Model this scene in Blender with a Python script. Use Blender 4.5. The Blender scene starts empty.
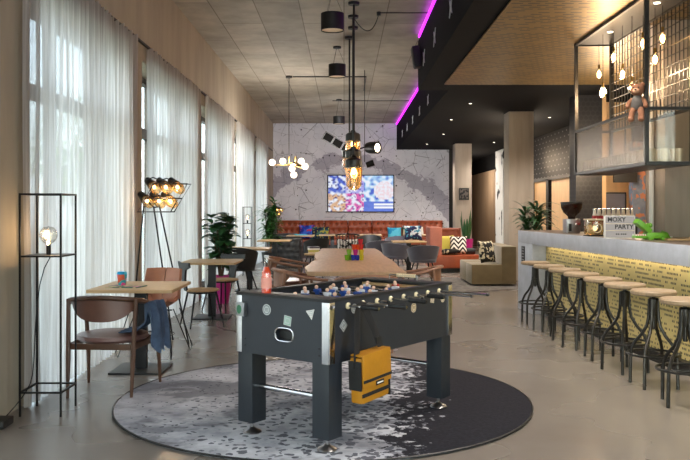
import bpy, bmesh, math, random
from mathutils import Vector, Matrix, noise
random.seed(7)
PI = math.pi
sc = bpy.context.scene
COL = sc.collection
R = math.radians

# ------------------------------------------------------------------ materials
def lin(h):
    if isinstance(h, (tuple, list)): return tuple(h[:3]) + (1,)
    h = h.lstrip('#'); v = [int(h[i:i+2], 16)/255 for i in (0, 2, 4)]
    return tuple((c/12.92 if c <= .04045 else ((c+.055)/1.055)**2.4) for c in v) + (1,)
class NT:
    def __init__(s, name):
        s.m = bpy.data.materials.new(name); s.m.use_nodes = True
        s.t = s.m.node_tree; s.t.nodes.clear()
        s.out = s.n('ShaderNodeOutputMaterial')
    def n(s, typ, **kw):
        o = s.t.nodes.new(typ)
        for k, v in kw.items(): setattr(o, k, v)
        return o
    def l(s, a, b): s.t.links.new(a, b)
    def coord(s, scale=(1, 1, 1), which='Object', rot=(0, 0, 0)):
        tc = s.n('ShaderNodeTexCoord'); mp = s.n('ShaderNodeMapping')
        mp.inputs['Scale'].default_value = scale; mp.inputs['Rotation'].default_value = rot
        s.l(tc.outputs[which], mp.inputs['Vector']); return mp.outputs[0]
    def noise(s, vec, scale=5, detail=3, rough=.55):
        o = s.n('ShaderNodeTexNoise'); o.inputs['Scale'].default_value = scale
        o.inputs['Detail'].default_value = detail; o.inputs['Roughness'].default_value = rough
        s.l(vec, o.inputs['Vector']); return o.outputs[0]
    def math(s, op, a, b=None, clamp=False, c=None):
        o = s.n('ShaderNodeMath', operation=op); o.use_clamp = clamp
        for i, v in enumerate((a, b, c)):
            if v is None: continue
            if isinstance(v, (int, float)): o.inputs[i].default_value = v
            else: s.l(v, o.inputs[i])
        return o.outputs[0]
    def mix(s, f, a, b):
        o = s.n('ShaderNodeMix', data_type='RGBA')
        if isinstance(f, (int, float)): o.inputs[0].default_value = f
        else: s.l(f, o.inputs[0])
        for i, v in ((6, a), (7, b)):
            if isinstance(v, tuple): o.inputs[i].default_value = v
            else: s.l(v, o.inputs[i])
        return o.outputs[2]
    def ramp(s, f, lo, hi):
        o = s.n('ShaderNodeMapRange'); o.inputs[1].default_value = lo; o.inputs[2].default_value = hi
        s.l(f, o.inputs[0]); return o.outputs[0]
    def sep(s, vec):
        o = s.n('ShaderNodeSeparateXYZ'); s.l(vec, o.inputs[0]); return o.outputs
    def bsdf(s, col, rough=.5, metal=0, bump=None, bstr=.3, bdist=.01, **kw):
        p = s.n('ShaderNodeBsdfPrincipled')
        if isinstance(col, tuple): p.inputs['Base Color'].default_value = col
        else: s.l(col, p.inputs['Base Color'])
        if isinstance(rough, (int, float)): p.inputs['Roughness'].default_value = rough
        else: s.l(rough, p.inputs['Roughness'])
        p.inputs['Metallic'].default_value = metal
        for k, v in kw.items(): p.inputs[k].default_value = v
        if bump is not None:
            b = s.n('ShaderNodeBump'); b.inputs['Strength'].default_value = bstr; b.inputs['Distance'].default_value = bdist
            s.l(bump, b.inputs['Height']); s.l(b.outputs[0], p.inputs['Normal'])
        s.l(p.outputs[0], s.out.inputs[0]); return p
def sc_(c, k): return tuple(min(1, x*k) for x in c[:3]) + (1,)
def mat(name, col, rough=.5, metal=0, var=.12, scale=6, stretch=(1, 1, 1), bump=0, bscale=60, **kw):
    t = NT(name); c = lin(col); v = t.coord(stretch)
    f = t.ramp(t.noise(v, scale, 4), .3, .7)
    base = t.mix(f, sc_(c, 1-var), sc_(c, 1+var))
    b = t.noise(v, bscale, 3) if bump else None
    t.bsdf(base, rough, metal, b, bump, **kw); return t.m
def emis(name, col, strength, var=.05):
    t = NT(name); e = t.n('ShaderNodeEmission'); c = lin(col)
    f = t.noise(t.coord(), 3, 1)
    t.l(t.mix(f, sc_(c, 1-var), c), e.inputs[0]); e.inputs[1].default_value = strength
    t.l(e.outputs[0], t.out.inputs[0]); return t.m
def glass(name, tint='#ffffff', refl=.12, rough=.03, opac=0.0, ocol='#ffffff', k=.55):
    t = NT(name); tr = t.n('ShaderNodeBsdfTransparent'); gl = t.n('ShaderNodeBsdfGlossy'); mx = t.n('ShaderNodeMixShader')
    c = lin(tint); f = t.noise(t.coord(), 4, 1)
    t.l(t.mix(f, sc_(c, .97), c), tr.inputs[0]); gl.inputs['Roughness'].default_value = rough
    lw = t.n('ShaderNodeLayerWeight'); lw.inputs[0].default_value = .35
    fac = t.math('MULTIPLY_ADD', lw.outputs['Facing'], k, c=refl, clamp=True)
    t.l(fac, mx.inputs[0]); t.l(tr.outputs[0], mx.inputs[1]); t.l(gl.outputs[0], mx.inputs[2])
    last = mx.outputs[0]
    if opac:
        d = t.n('ShaderNodeBsdfDiffuse'); d.inputs[0].default_value = lin(ocol)
        m2 = t.n('ShaderNodeMixShader'); m2.inputs[0].default_value = opac
        t.l(last, m2.inputs[1]); t.l(d.outputs[0], m2.inputs[2]); last = m2.outputs[0]
    t.l(last, t.out.inputs[0]); return t.m

M = {}
M['black_metal'] = mat('black_metal', '#1c1b1b', .45, .6, .1)
M['grey_metal'] = mat('grey_metal', '#2f3032', .42, .6, .12)
M['gun_metal'] = mat('gun_metal', '#3b3a38', .36, .85, .2, 12)
M['chrome'] = mat('chrome', '#d0d0d2', .16, 1, .06)
M['steel'] = mat('steel', '#9a9a9c', .3, 1, .08)
M['brass'] = mat('brass', '#7d6538', .3, 1, .1)
M['charcoal'] = mat('charcoal', '#242931', .42, 0, .06, 9, bump=.05)
M['charcoal_leg'] = mat('charcoal_leg', '#20262d', .4, 0, .06)
M['oak'] = mat('oak', '#b8976b', .5, 0, .16, 5, (1, 9, 9), .08, 30)
M['table_oak'] = mat('table_oak', '#b99a70', .48, 0, .14, 5, (1.2, 12, 12), .06, 30)
M['live_oak'] = mat('live_oak', '#ab8a68', .46, 0, .15, 3, (9, 1, 4), .06, 30)
M['walnut'] = mat('walnut', '#533726', .42, 0, .2, 6, (3, 3, 1), .05, 30)
M['bent_wood'] = mat('bent_wood', '#86604a', .45, 0, .18, 6, (2, 2, 1), .05, 30)
M['seat_wood'] = mat('seat_wood', '#9c866a', .5, 0, .2, 7, (1, 8, 1), .08, 40)
M['leather_brown'] = mat('leather_brown', '#68463a', .38, 0, .12, 10, bump=.12, bscale=120)
M['leather_mauve'] = mat('leather_mauve', '#74554f', .33, 0, .1, 10, bump=.1, bscale=120)
M['leather_tan'] = mat('leather_tan', '#9b6448', .4, 0, .14, 8, bump=.12, bscale=120)
M['leather_rust'] = mat('leather_rust', '#944424', .36, 0, .16, 5, bump=.1, bscale=90)
M['button_brown'] = mat('button_brown', '#4e2112', .5, 0, .1)
M['leather_chestnut'] = mat('leather_chestnut', '#74351c', .4, 0, .16, 5, bump=.1, bscale=90)
M['inlay'] = mat('inlay', '#6a5a4c', .35, 0, .15, 4)
M['leather_pink'] = mat('leather_pink', '#b36a57', .4, 0, .1, 5, bump=.1, bscale=90)
M['leather_black'] = mat('leather_black', '#2b2d31', .3, 0, .2, 5, bump=.1, bscale=90)
M['velvet_grey'] = mat('velvet_grey', '#4c4b57', .7, 0, .15, 5, **{'Sheen Weight': .4})
M['plastic_black'] = mat('plastic_black', '#161718', .5, 0, .08)
M['beige'] = mat('beige', '#76684c', .85, 0, .1, 7, bump=.15, bscale=180, **{'Sheen Weight': .3})
M['denim'] = mat('denim', '#3f516a', .9, 0, .45, 9, bump=.4, bscale=120)
M['magenta'] = mat('magenta', '#b01c78', .3, 0, .08)
M['leaf'] = mat('leaf', '#3b6a33', .45, 0, .4, 5)
M['leaf_dark'] = mat('leaf_dark', '#28502c', .4, 0, .4, 6)
M['leaf_light'] = mat('leaf_light', '#55793a', .5, 0, .35, 5)
M['bark'] = mat('bark', '#5b4735', .85, 0, .3, 12, bump=.4)
M['soil'] = mat('soil', '#2c211a', .95, 0, .4, 30, bump=.5)
M['white'] = mat('white', '#e6e3de', .5, 0, .04)
M['cream'] = mat('cream', '#dcc9a8', .5, 0, .08)
M['yellow_tarp'] = mat('yellow_tarp', '#ab7413', .45, 0, .12, 6, bump=.15, bscale=40)
M['webbing'] = mat('webbing', '#121213', .75, 0, .2, 40, bump=.3, bscale=200)
M['red'] = mat('red', '#b01c20', .35, 0, .08)
M['blue'] = mat('blue', '#2b4a9a', .4, 0, .1)
M['bulb'] = emis('bulb', '#ffc27a', 26)
M['bulb_far'] = emis('bulb_far', '#ffca8a', 14)
M['globe'] = emis('globe', '#ffe9cf', 2.2)
M['glow_disc'] = emis('glow_disc', '#ffe6c8', 6)
M['downlight'] = emis('downlight', '#fff0d8', 4)
M['led'] = emis('led', '#c926f2', 2.6)
M['thin_glass'] = glass('thin_glass', '#f4f2ec', .03, .03, k=.1)
M['strip_glow'] = emis('strip_glow', '#ffdfae', 1.2)
M['clear_glass'] = glass('clear_glass', '#fbfaf6', .10)
M['amber_glass'] = glass('amber_glass', '#e9cf9c', .14, opac=.10, ocol='#e6c27c')
M['tumbler'] = glass('tumbler', '#eef0ea', .25, .08, .60, '#fff4e0')
M['pane'] = glass('pane', '#e9f2f4', .05)
M['ribbed'] = glass('ribbed', '#d9d3c8', .05, .3, .07, '#9a9386', .13)
M['dark_glass'] = glass('dark_glass', '#3a2014', .14, .05, .75, '#2a1710')

# concrete walls
def concrete(name, col, streak=(1, 1, 1), sc1=2.5, rough=.75, var=.16, lines=None):
    t = NT(name); c = lin(col); v = t.coord(streak, 'Object')
    f = t.ramp(t.noise(v, sc1, 6, .6), .3, .7)
    base = t.mix(f, sc_(c, 1-var), sc_(c, 1+var))
    if lines:
        b = t.n('ShaderNodeTexBrick'); b.offset = lines[3]; b.inputs['Scale'].default_value = 1
        b.inputs['Mortar Size'].default_value = .009; b.inputs['Mortar Smooth'].default_value = .4
        b.inputs['Brick Width'].default_value = lines[0]; b.inputs['Row Height'].default_value = lines[1]
        b.inputs['Color1'].default_value = (.78, .78, .78, 1); b.inputs['Color2'].default_value = (1, 1, 1, 1)
        b.inputs['Mortar'].default_value = (.42, .40, .38, 1)
        t.l(t.coord((1, 1, 1), 'Object', lines[2]), b.inputs['Vector'])
        mm = t.n('ShaderNodeMix', data_type='RGBA', blend_type='MULTIPLY'); mm.inputs[0].default_value = 1
        t.l(base, mm.inputs[6]); t.l(b.outputs[0], mm.inputs[7]); base = mm.outputs[2]
    t.bsdf(base, rough, 0, t.noise(t.coord(), 30, 4), .12); return t.m
M['wall_conc'] = concrete('wall_conc', '#a69b87', (1, 1, .25), 2.2)
M['column'] = concrete('column', '#9d9285', (3, 3, .3), 3, .8, .12)
M['ceil_conc'] = concrete('ceil_conc', '#b3ab9c', (1, 1, 1), 1.8, .75, .24, (2.4, .62, (0, 0, PI/2), .5))
M['bar_conc'] = concrete('bar_conc', '#a9afba', (1, 1, 1), 5, .5, .14)
M['pale_wall'] = concrete('pale_wall', '#a58f78', (4, 4, .2), 3, .8, .12)
M['dark_ceil'] = mat('dark_ceil', '#131417', .95, 0, .1, 1.5, **{'Specular IOR Level': .1})
M['beech'] = mat('beech', '#d0ad82', .5, 0, .1, 2, (6, 6, 1))
M['asphalt'] = mat('asphalt', '#8d9188', .9, 0, .1)

def floor_mat():
    t = NT('polished_floor'); v = t.coord()
    a = t.noise(v, .6, 3, .45); b = t.noise(v, 5, 2, .5)
    f = t.ramp(t.math('ADD', t.math('MULTIPLY', a, .8), t.math('MULTIPLY', b, .2)), .2, .8)
    col = t.mix(f, lin('#6d665f'), lin('#857e76'))
    rg = t.math('MULTIPLY_ADD', a, .16, c=.19)
    t.bsdf(col, rg, **{'Specular IOR Level': .75}); return t.m
M['floor'] = floor_mat()

def rug_mat():
    t = NT('moon_rug'); v = t.coord((1, 1, 1)); x, y, z = t.sep(v)
    s = t.math('SUBTRACT', x, t.math('MULTIPLY', y, .12))            # local metres, centre of the rug
    n1 = t.noise(v, 2.4, 6, .65); n2 = t.noise(v, 17, 4, .6); n3 = t.noise(v, 45, 3, .6)
    e = t.math('ADD', s, t.math('MULTIPLY', t.math('SUBTRACT', n1, .5), 1.1))
    e = t.math('ADD', e, t.math('MULTIPLY', t.math('SUBTRACT', n2, .5), 1.2))
    dark = t.ramp(e, .58, .68)
    light = t.mix(t.ramp(n1, .35, .65), lin('#90929b'), lin('#c9cbd2'))
    # darker seas
    sea = t.ramp(t.math('ADD', t.noise(t.coord((1, 1.6, 1)), 1.15, 5, .6), t.math('MULTIPLY', n2, .14)), .535, .62)
    light = t.mix(t.math('MULTIPLY', sea, .75), light, lin('#64666e'))
    vor = t.n('ShaderNodeTexVoronoi'); vor.inputs['Scale'].default_value = 17
    dv = t.n('ShaderNodeVectorMath', operation='ADD'); t.l(v, dv.inputs[0])
    nn = t.n('ShaderNodeTexNoise'); nn.inputs['Scale'].default_value = 9; t.l(v, nn.inputs['Vector'])
    sv = t.n('ShaderNodeVectorMath', operation='SCALE'); sv.inputs['Scale'].default_value = .12; t.l(nn.outputs['Color'], sv.inputs[0]); t.l(sv.outputs[0], dv.inputs[1])
    t.l(dv.outputs[0], vor.inputs['Vector'])
    thr = t.math('MULTIPLY_ADD', t.ramp(s, -1.3, .3), .30, c=.16)
    spot = t.math('LESS_THAN', vor.outputs['Distance'], thr)
    hidden = t.ramp(t.noise(v, 5, 2), .34, .46)
    spot = t.math('MULTIPLY', spot, hidden)
    light = t.mix(t.math('MULTIPLY', spot, .85), light, lin('#3f414b'))
    d = t.mix(t.ramp(n3, .3, .7), lin('#1b1b21'), lin('#26262d'))
    col = t.mix(dark, light, d)
    t.bsdf(col, .95, 0, n3, .3, **{'Specular IOR Level': .15}); return t.m
M['moon_rug'] = rug_mat()
def rug2_mat():
    t = NT('lounge_rug'); v = t.coord(); vor = t.n('ShaderNodeTexVoronoi', feature='DISTANCE_TO_EDGE'); vor.inputs['Scale'].default_value = 5
    t.l(v, vor.inputs['Vector']); f = t.ramp(vor.outputs['Distance'], .04, .14)
    t.bsdf(t.mix(t.math('MULTIPLY', f, t.ramp(t.noise(v, 12, 3), .35, .6)), lin('#655f59'), lin('#383533')), .9); return t.m
M['lounge_rug'] = rug2_mat()

def curtain_mat():
    t = NT('sheer_curtain'); v = t.coord((1, 60, 1)); f = t.ramp(t.noise(v, 1.0, 3), .3, .7)
    v2 = t.coord((1, 300, 300)); w = t.noise(v2, 1, 2)
    col = t.mix(f, lin('#b8b1aa'), lin('#e2deda'))
    tr = t.n('ShaderNodeBsdfTransparent'); di = t.n('ShaderNodeBsdfDiffuse'); tl = t.n('ShaderNodeBsdfTranslucent')
    t.l(col, di.inputs[0]); t.l(col, tl.inputs[0])
    m1 = t.n('ShaderNodeMixShader'); m1.inputs[0].default_value = .6
    t.l(di.outputs[0], m1.inputs[1]); t.l(tl.outputs[0], m1.inputs[2])
    m2 = t.n('ShaderNodeMixShader'); t.l(t.math('MULTIPLY_ADD', w, .16, c=.76), m2.inputs[0])
    t.l(tr.outputs[0], m2.inputs[1]); t.l(m1.outputs[0], m2.inputs[2]); t.l(m2.outputs[0], t.out.inputs[0]); return t.m
M['curtain'] = curtain_mat()

def mural_mat():
    t = NT('mural_wall'); v = t.coord(); x, y, z = t.sep(v)
    n1 = t.noise(v, 1.1, 6, .6); n2 = t.noise(v, 6, 4, .6)
    base = t.mix(t.ramp(n1, .3, .7), lin('#cccdd4'), lin('#e6e6ea'))
    # arched grey band: z_band(x) painted on the wall (real units, object origin at world origin)
    dx = t.math('SUBTRACT', x, .15)
    arch = t.math('SUBTRACT', 3.12, t.math('MULTIPLY', t.math('MULTIPLY', dx, dx), .165))
    d = t.math('ABSOLUTE', t.math('SUBTRACT', z, arch))
    d = t.math('ADD', d, t.math('MULTIPLY', t.math('SUBTRACT', n1, .5), 1.3))
    d = t.math('ADD', d, t.math('MULTIPLY', t.math('SUBTRACT', n2, .5), .6))
    w = t.math('MULTIPLY_ADD', t.math('ABSOLUTE', dx), .05, c=.12)
    band = t.math('SUBTRACT', 1.0, t.ramp(t.math('SUBTRACT', d, w), -.02, .03))
    base = t.mix(t.math('MULTIPLY', band, .8), base, lin('#9c99a6'))
    for scl, th, thin in ((1.3, .008, .6), (3.1, .012, .5)):
        vo = t.n('ShaderNodeTexVoronoi', feature='DISTANCE_TO_EDGE'); vo.inputs['Scale'].default_value = scl
        t.l(t.coord((1, .01, 1)), vo.inputs['Vector'])
        ln = t.math('LESS_THAN', vo.outputs['Distance'], th)
        gate = t.ramp(t.noise(t.coord((1, .01, 1)), 1.8*scl, 3), .44, .5)
        base = t.mix(t.math('MULTIPLY', t.math('MULTIPLY', ln, gate), thin), base, lin('#4d4a52'))
    vp = t.n('ShaderNodeTexVoronoi'); vp.inputs['Scale'].default_value = 5.5; t.l(t.coord((1, .01, 1)), vp.inputs['Vector'])
    dot = t.math('MULTIPLY', t.math('LESS_THAN', vp.outputs['Distance'], .14), t.math('GREATER_THAN', t.noise(t.coord((1, .01, 1)), 2.2, 2), .50))
    base = t.mix(dot, base, lin('#2a2830'))
    t.bsdf(base, .8, 0, n2, .08); return t.m
M['mural'] = mural_mat()

def slots_mat(name, col, dark, cw, ch, fillw, fillh, thr, rough=.3, metal=.9, axes='XZ', grad=None):
    """sheet metal punched with short slots in rows"""
    t = NT(name); v = t.coord(); xyz = t.sep(v)
    a = xyz['XYZ'.index(axes[0])]; b = xyz['XYZ'.index(axes[1])]
    a = t.math('DIVIDE', a, cw); b = t.math('DIVIDE', b, ch)
    row = t.math('FLOOR', b); ca = t.math('ADD', a, t.math('MULTIPLY', row, .37)); cell = t.math('FLOOR', ca)
    fa = t.math('SUBTRACT', ca, cell); fb = t.math('SUBTRACT', b, row)
    ina = t.math('LESS_THAN', t.math('ABSOLUTE', t.math('SUBTRACT', fa, .5)), fillw/2)
    inb = t.math('LESS_THAN', t.math('ABSOLUTE', t.math('SUBTRACT', fb, .5)), fillh/2)
    cb = t.n('ShaderNodeCombineXYZ'); t.l(cell, cb.inputs[0]); t.l(row, cb.inputs[1])
    wn = t.n('ShaderNodeTexWhiteNoise', noise_dimensions='2D'); t.l(cb.outputs[0], wn.inputs['Vector'])
    cb2 = t.n('ShaderNodeCombineXYZ'); t.l(t.math('FLOOR', t.math('DIVIDE', cell, 5)), cb2.inputs[0]); t.l(row, cb2.inputs[1])
    wn2 = t.n('ShaderNodeTexWhiteNoise', noise_dimensions='2D'); t.l(cb2.outputs[0], wn2.inputs['Vector'])
    on = t.math('LESS_THAN', t.math('ADD', t.math('MULTIPLY', wn.outputs[0], .55), t.math('MULTIPLY', wn2.outputs[0], .45)), thr)
    hole = t.math('MULTIPLY', on, t.math('MULTIPLY', ina, inb))
    c = lin(col); base = t.mix(t.ramp(t.noise(v, 2, 4), .3, .7), sc_(c, .85), sc_(c, 1.12))
    p = t.bsdf(t.mix(hole, base, lin(dark)), rough, metal)
    mt = t.math('MULTIPLY', t.math('SUBTRACT', 1, hole), metal); t.l(mt, p.inputs['Metallic'])
    return t.m
M['gold_bar'] = slots_mat('gold_bar', '#d9c583', '#221d10', .027, .043, .66, .46, .56, .42, .2)
M['gold_ceiling'] = slots_mat('gold_ceiling', '#8c723f', '#150f05', .16, .07, .70, .42, .66, .38, .75, 'XY')
def tile_mat(name, size, axes, col='#101114', asp=1):
    t = NT(name); v = t.coord(); xyz = t.sep(v); a = t.math('DIVIDE', xyz['XYZ'.index(axes[0])], size*asp); b = t.math('DIVIDE', xyz['XYZ'.index(axes[1])], size)
    row = t.math('FLOOR', b); a = t.math('ADD', a, t.math('MULTIPLY', row, .5))
    fa = t.math('SUBTRACT', t.math('FRACT', a), .5); fb = t.math('SUBTRACT', t.math('FRACT', b), .5)
    r = t.math('SQRT', t.math('ADD', t.math('MULTIPLY', fa, fa), t.math('MULTIPLY', fb, fb)))
    disc = t.ramp(r, .46, .40); h = t.math('SUBTRACT', 1, t.math('MULTIPLY', t.math('MULTIPLY', r, r), 3))
    h = t.math('MULTIPLY', h, disc)
    n = t.noise(v, 3, 2)
    if asp != 1:
        dot = t.math('LESS_THAN', r, .14)  # small pale dots paint the glints of the tile discs into the colour
        t.bsdf(t.mix(dot, t.mix(n, lin(col), lin('#14161b')), lin('#6c6d70')), .6, 0, None, **{'Specular IOR Level': .2}); return t.m
    t.bsdf(t.mix(disc, lin('#27272b'), t.mix(n, lin(col), lin('#20232a'))), .4, 0, h, .2, .004); return t.m
M['tile_yz'] = tile_mat('tile_yz', .13, 'YZ', asp=2.6); M['tile_xz'] = tile_mat('tile_xz', .08, 'XZ')
def chevron_mat():
    t = NT('chevron_fabric'); x, y, z = t.sep(t.coord()); s = .11
    zz = t.math('ABSOLUTE', t.math('SUBTRACT', t.math('FRACT', t.math('DIVIDE', x, .2)), .5))
    w = t.math('FRACT', t.math('ADD', t.math('DIVIDE', z, s), t.math('MULTIPLY', zz, 2.2)))
    t.bsdf(t.mix(t.math('LESS_THAN', w, .5), lin('#e4dfd6'), lin('#161618')), .85); return t.m
M['chevron'] = chevron_mat()
def blob_mat(name, a, b, scale, lo=.46, hi=.5, c=None):
    t = NT(name); v = t.coord(); f = t.ramp(t.noise(v, scale, 2, .5), lo, hi)
    col = t.mix(f, lin(a), lin(b))
    if c: col = t.mix(t.ramp(t.noise(v, scale*1.7, 1), .56, .6), col, lin(c))
    t.bsdf(col, .85); return t.m
M['leopard'] = blob_mat('leopard', '#1a1816', '#cfc3a4', 12, .52, .55)
M['blue_print'] = blob_mat('blue_print', '#1c2f9c', '#3b6fe0', 6, .45, .55, '#c23a6a')
M['dark_print'] = blob_mat('dark_print', '#15203a', '#2c6a6c', 7, .45, .6, '#b8b048')
M['teal_print'] = blob_mat('teal_print', '#1d8fc0', '#5cc3dc', 5)
M['multi_print'] = blob_mat('multi_print', '#c9b98e', '#3a6a5a', 8, .45, .5, '#c98a9a')
M['navy_print'] = blob_mat('navy_print', '#161d4e', '#d8dfe8', 7, .5, .54, '#3f8fae')
M['bw_print'] = blob_mat('bw_print', '#141416', '#e8e6e2', 14)
M['lime'] = mat('lime', '#b9b04a', .8, 0, .1)
M['doodle'] = blob_mat('doodle', '#1d1d20', '#d9d7d3', 3.0, .36, .40)
M['cup_print'] = blob_mat('cup_print', '#c85a3c', '#2fa0a8', 12, .45, .5, '#d84a8a')
M['graffiti'] = blob_mat('graffiti', '#6a7588', '#59657a', 7, .4, .6, '#a06a50')
M['poster'] = blob_mat('poster', '#1c1b1d', '#56504c', 16)
M['ball'] = mat('ball', '#e8d7b0', .3)
M['field'] = mat('field', '#16241e', .4, 0, .2)
M['player_skin'] = mat('player_skin', '#e2b9a0', .4)
M['player_blue'] = mat('player_blue', '#2c4f9e', .35)
M['player_white'] = mat('player_white', '#d9dbe4', .35)
M['player_red'] = mat('player_red', '#a8362c', .35)
M['drink'] = mat('drink', '#f04a22', .2, 0, .06)
M['label_pink'] = mat('label_pink', '#e79a8a', .5)
M['green_sticker'] = mat('green_sticker', '#2e6b4c', .5)
M['mint'] = mat('mint', '#7fb29a', .5)
M['croc'] = mat('croc', '#5f9c22', .35, 0, .1)
M['fur'] = mat('fur', '#8e6147', .95, 0, .2, 30, bump=.8, bscale=150)
M['grey_cloth'] = mat('grey_cloth', '#55504c', .9, 0, .15, 20, bump=.3)
M['face_pad'] = mat('face_pad', '#c79a78', .9, 0, .1)

# ------------------------------------------------------------------ mesh builder
class MB:
    def __init__(s): s.bm = bmesh.new(); s.mi = 0
    def _tag(s, faces):
        for f in faces: f.material_index = s.mi
    def box(s, c, size, rot=None, bev=0, seg=2):
        r = bmesh.ops.create_cube(s.bm, size=1)
        m = Matrix.Translation(Vector(c)) @ (rot.to_4x4() if rot is not None else Matrix.Identity(4)) @ Matrix.Diagonal((*size, 1))
        bmesh.ops.transform(s.bm, matrix=m, verts=r['verts'])
        fs = list({f for v in r['verts'] for f in v.link_faces}); s._tag(fs)
        if bev:
            es = list({e for v in r['verts'] for e in v.link_edges})
            o = bmesh.ops.bevel(s.bm, geom=es, offset=bev, segments=seg, profile=.7, affect='EDGES'); s._tag(o['faces'])
        return s
    def bx(s, x0, x1, y0, y1, z0, z1, bev=0, rot=None):
        return s.box(((x0+x1)/2, (y0+y1)/2, (z0+z1)/2), (abs(x1-x0), abs(y1-y0), abs(z1-z0)), rot, bev)
    def ring_loft(s, rings, closed=False, caps=True):
        vs = [[s.bm.verts.new(p) for p in r] for r in rings]; n = len(vs[0]); k = len(vs)
        for i in range(k if closed else k-1):
            a, b = vs[i], vs[(i+1) % k]
            for j in range(n):
                try: f = s.bm.faces.new((a[j], a[(j+1) % n], b[(j+1) % n], b[j])); f.material_index = s.mi
                except ValueError: pass
        if caps and not closed:
            for r in (vs[0][::-1], vs[-1]):
                try: f = s.bm.faces.new(r); f.material_index = s.mi
                except ValueError: pass
        return s
    def tube(s, pts, r, n=8, closed=False, flat=1.0, up=None):
        pts = [Vector(p) for p in pts]; k = len(pts); rr = r if isinstance(r, (list, tuple)) else [r]*k
        rings = []; prev = None
        for i, p in enumerate(pts):
            a = pts[(i-1) % k] if (closed or i > 0) else p; b = pts[(i+1) % k] if (closed or i < k-1) else p
            t = (b-a).normalized()
            if prev is None:
                u = Vector(up) if up else (Vector((0, 0, 1)) if abs(t.z) < .9 else Vector((1, 0, 0)))
                u = (u - t*u.dot(t)).normalized()
            elif up: u = Vector(up); u = (u - t*u.dot(t)).normalized()
            else: u = (prev - t*prev.dot(t)).normalized()
            prev = u; w = t.cross(u)
            rings.append([p + (u*math.cos(q)*rr[i]*flat + w*math.sin(q)*rr[i]) for q in [2*PI*j/n for j in range(n)]])
        return s.ring_loft(rings, closed)
    def cyl(s, p0, p1, r0, r1=None, n=16): return s.tube([p0, p1], [r0, r0 if r1 is None else r1], n)
    def lathe(s, prof, c=(0, 0, 0), n=24, rot=None, cap=True):
        c = Vector(c); rings = []
        for r, z in prof:
            ring = [Vector((max(r, 1e-4)*math.cos(2*PI*j/n), max(r, 1e-4)*math.sin(2*PI*j/n), z)) for j in range(n)]
            if rot is not None: ring = [rot @ p for p in ring]
            rings.append([p + c for p in ring])
        return s.ring_loft(rings, caps=cap)
    def ball(s, c, r, sx=1, sy=1, sz=1, n=12, rot=None):
        o = bmesh.ops.create_uvsphere(s.bm, u_segments=n*2, v_segments=n, radius=r)
        m = Matrix.Translation(Vector(c)) @ (rot.to_4x4() if rot is not None else Matrix.Identity(4)) @ Matrix.Diagonal((sx, sy, sz, 1))
        bmesh.ops.transform(s.bm, matrix=m, verts=o['verts']); s._tag({f for v in o['verts'] for f in v.link_faces}); return s
    def torus(s, c, Rr, r, n=28, m=8, rot=None):
        pts = [Vector((Rr*math.cos(2*PI*i/n), Rr*math.sin(2*PI*i/n), 0)) for i in range(n)]
        if rot is not None: pts = [rot @ p for p in pts]
        return s.tube([p+Vector(c) for p in pts], r, m, True)
    def prism(s, poly, z0, z1, mtx=None, bev=0):
        n = len(poly); mtx = mtx or Matrix.Identity(4)
        lo = [s.bm.verts.new(mtx @ Vector((x, y, z0))) for x, y in poly]; hi = [s.bm.verts.new(mtx @ Vector((x, y, z1))) for x, y in poly]
        fs = [s.bm.faces.new(lo[::-1]), s.bm.faces.new(hi)]
        for i in range(n): fs.append(s.bm.faces.new((lo[i], lo[(i+1) % n], hi[(i+1) % n], hi[i])))
        s._tag(fs)
        if bev:
            es = list({e for f in fs[:2] for e in f.edges})
            o = bmesh.ops.bevel(s.bm, geom=es, offset=bev, segments=2, profile=.7, affect='EDGES'); s._tag(o['faces'])
        return s
    def grid(s, fn, nu, nv, thick=0):
        vs = [[s.bm.verts.new(fn(i/nu, j/nv)) for j in range(nv+1)] for i in range(nu+1)]; fs = []
        for i in range(nu):
            for j in range(nv): fs.append(s.bm.faces.new((vs[i][j], vs[i+1][j], vs[i+1][j+1], vs[i][j+1])))
        s._tag(fs)
        if thick:
            bmesh.ops.recalc_face_normals(s.bm, faces=fs)
            o = bmesh.ops.solidify(s.bm, geom=fs, thickness=thick)
            s._tag([g for g in o['geom'] if isinstance(g, bmesh.types.BMFace)])
        return s
    def leaf(s, base, d, length, width, droop=.3, n=4, fold=.15, up=(0, 0, 1)):
        base = Vector(base); d = Vector(d).normalized(); side = d.cross(Vector(up))
        if side.length < 1e-3: side = Vector((1, 0, 0))
        side.normalize(); nrm = side.cross(d); L = []; C = []; Rr = []
        for i in range(n+1):
            t = i/n; p = base + d*length*t + Vector((0, 0, -droop*length*t*t)); w = width*.5*math.sin(PI*min(.97, t*.92+.06))
            L.append(s.bm.verts.new(p - side*w + nrm*fold*w)); C.append(s.bm.verts.new(p)); Rr.append(s.bm.verts.new(p + side*w + nrm*fold*w))
        for i in range(n):
            s._tag([s.bm.faces.new((L[i], C[i], C[i+1], L[i+1])), s.bm.faces.new((C[i], Rr[i], Rr[i+1], C[i+1]))])
        return s
    def build(s, name, m, parent=None, sharp=35, loc=None):
        me = bpy.data.meshes.new(name); bmesh.ops.recalc_face_normals(s.bm, faces=s.bm.faces[:]); s.bm.to_mesh(me); s.bm.free()
        for mm in (m if isinstance(m, (list, tuple)) else [m]): me.materials.append(M[mm] if isinstance(mm, str) else mm)
        for p in me.polygons: p.use_smooth = True
        me.set_sharp_from_angle(angle=R(sharp))
        o = bpy.data.objects.new(name, me); COL.objects.link(o)
        if parent is not None: o.parent = parent
        if loc is not None: o.location = loc
        return o
def tag(o, label=None, cat=None, group=None, kind=None):
    for k, v in (('label', label), ('category', cat), ('group', group), ('kind', kind)):
        if v: o[k] = v
    return o
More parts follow.
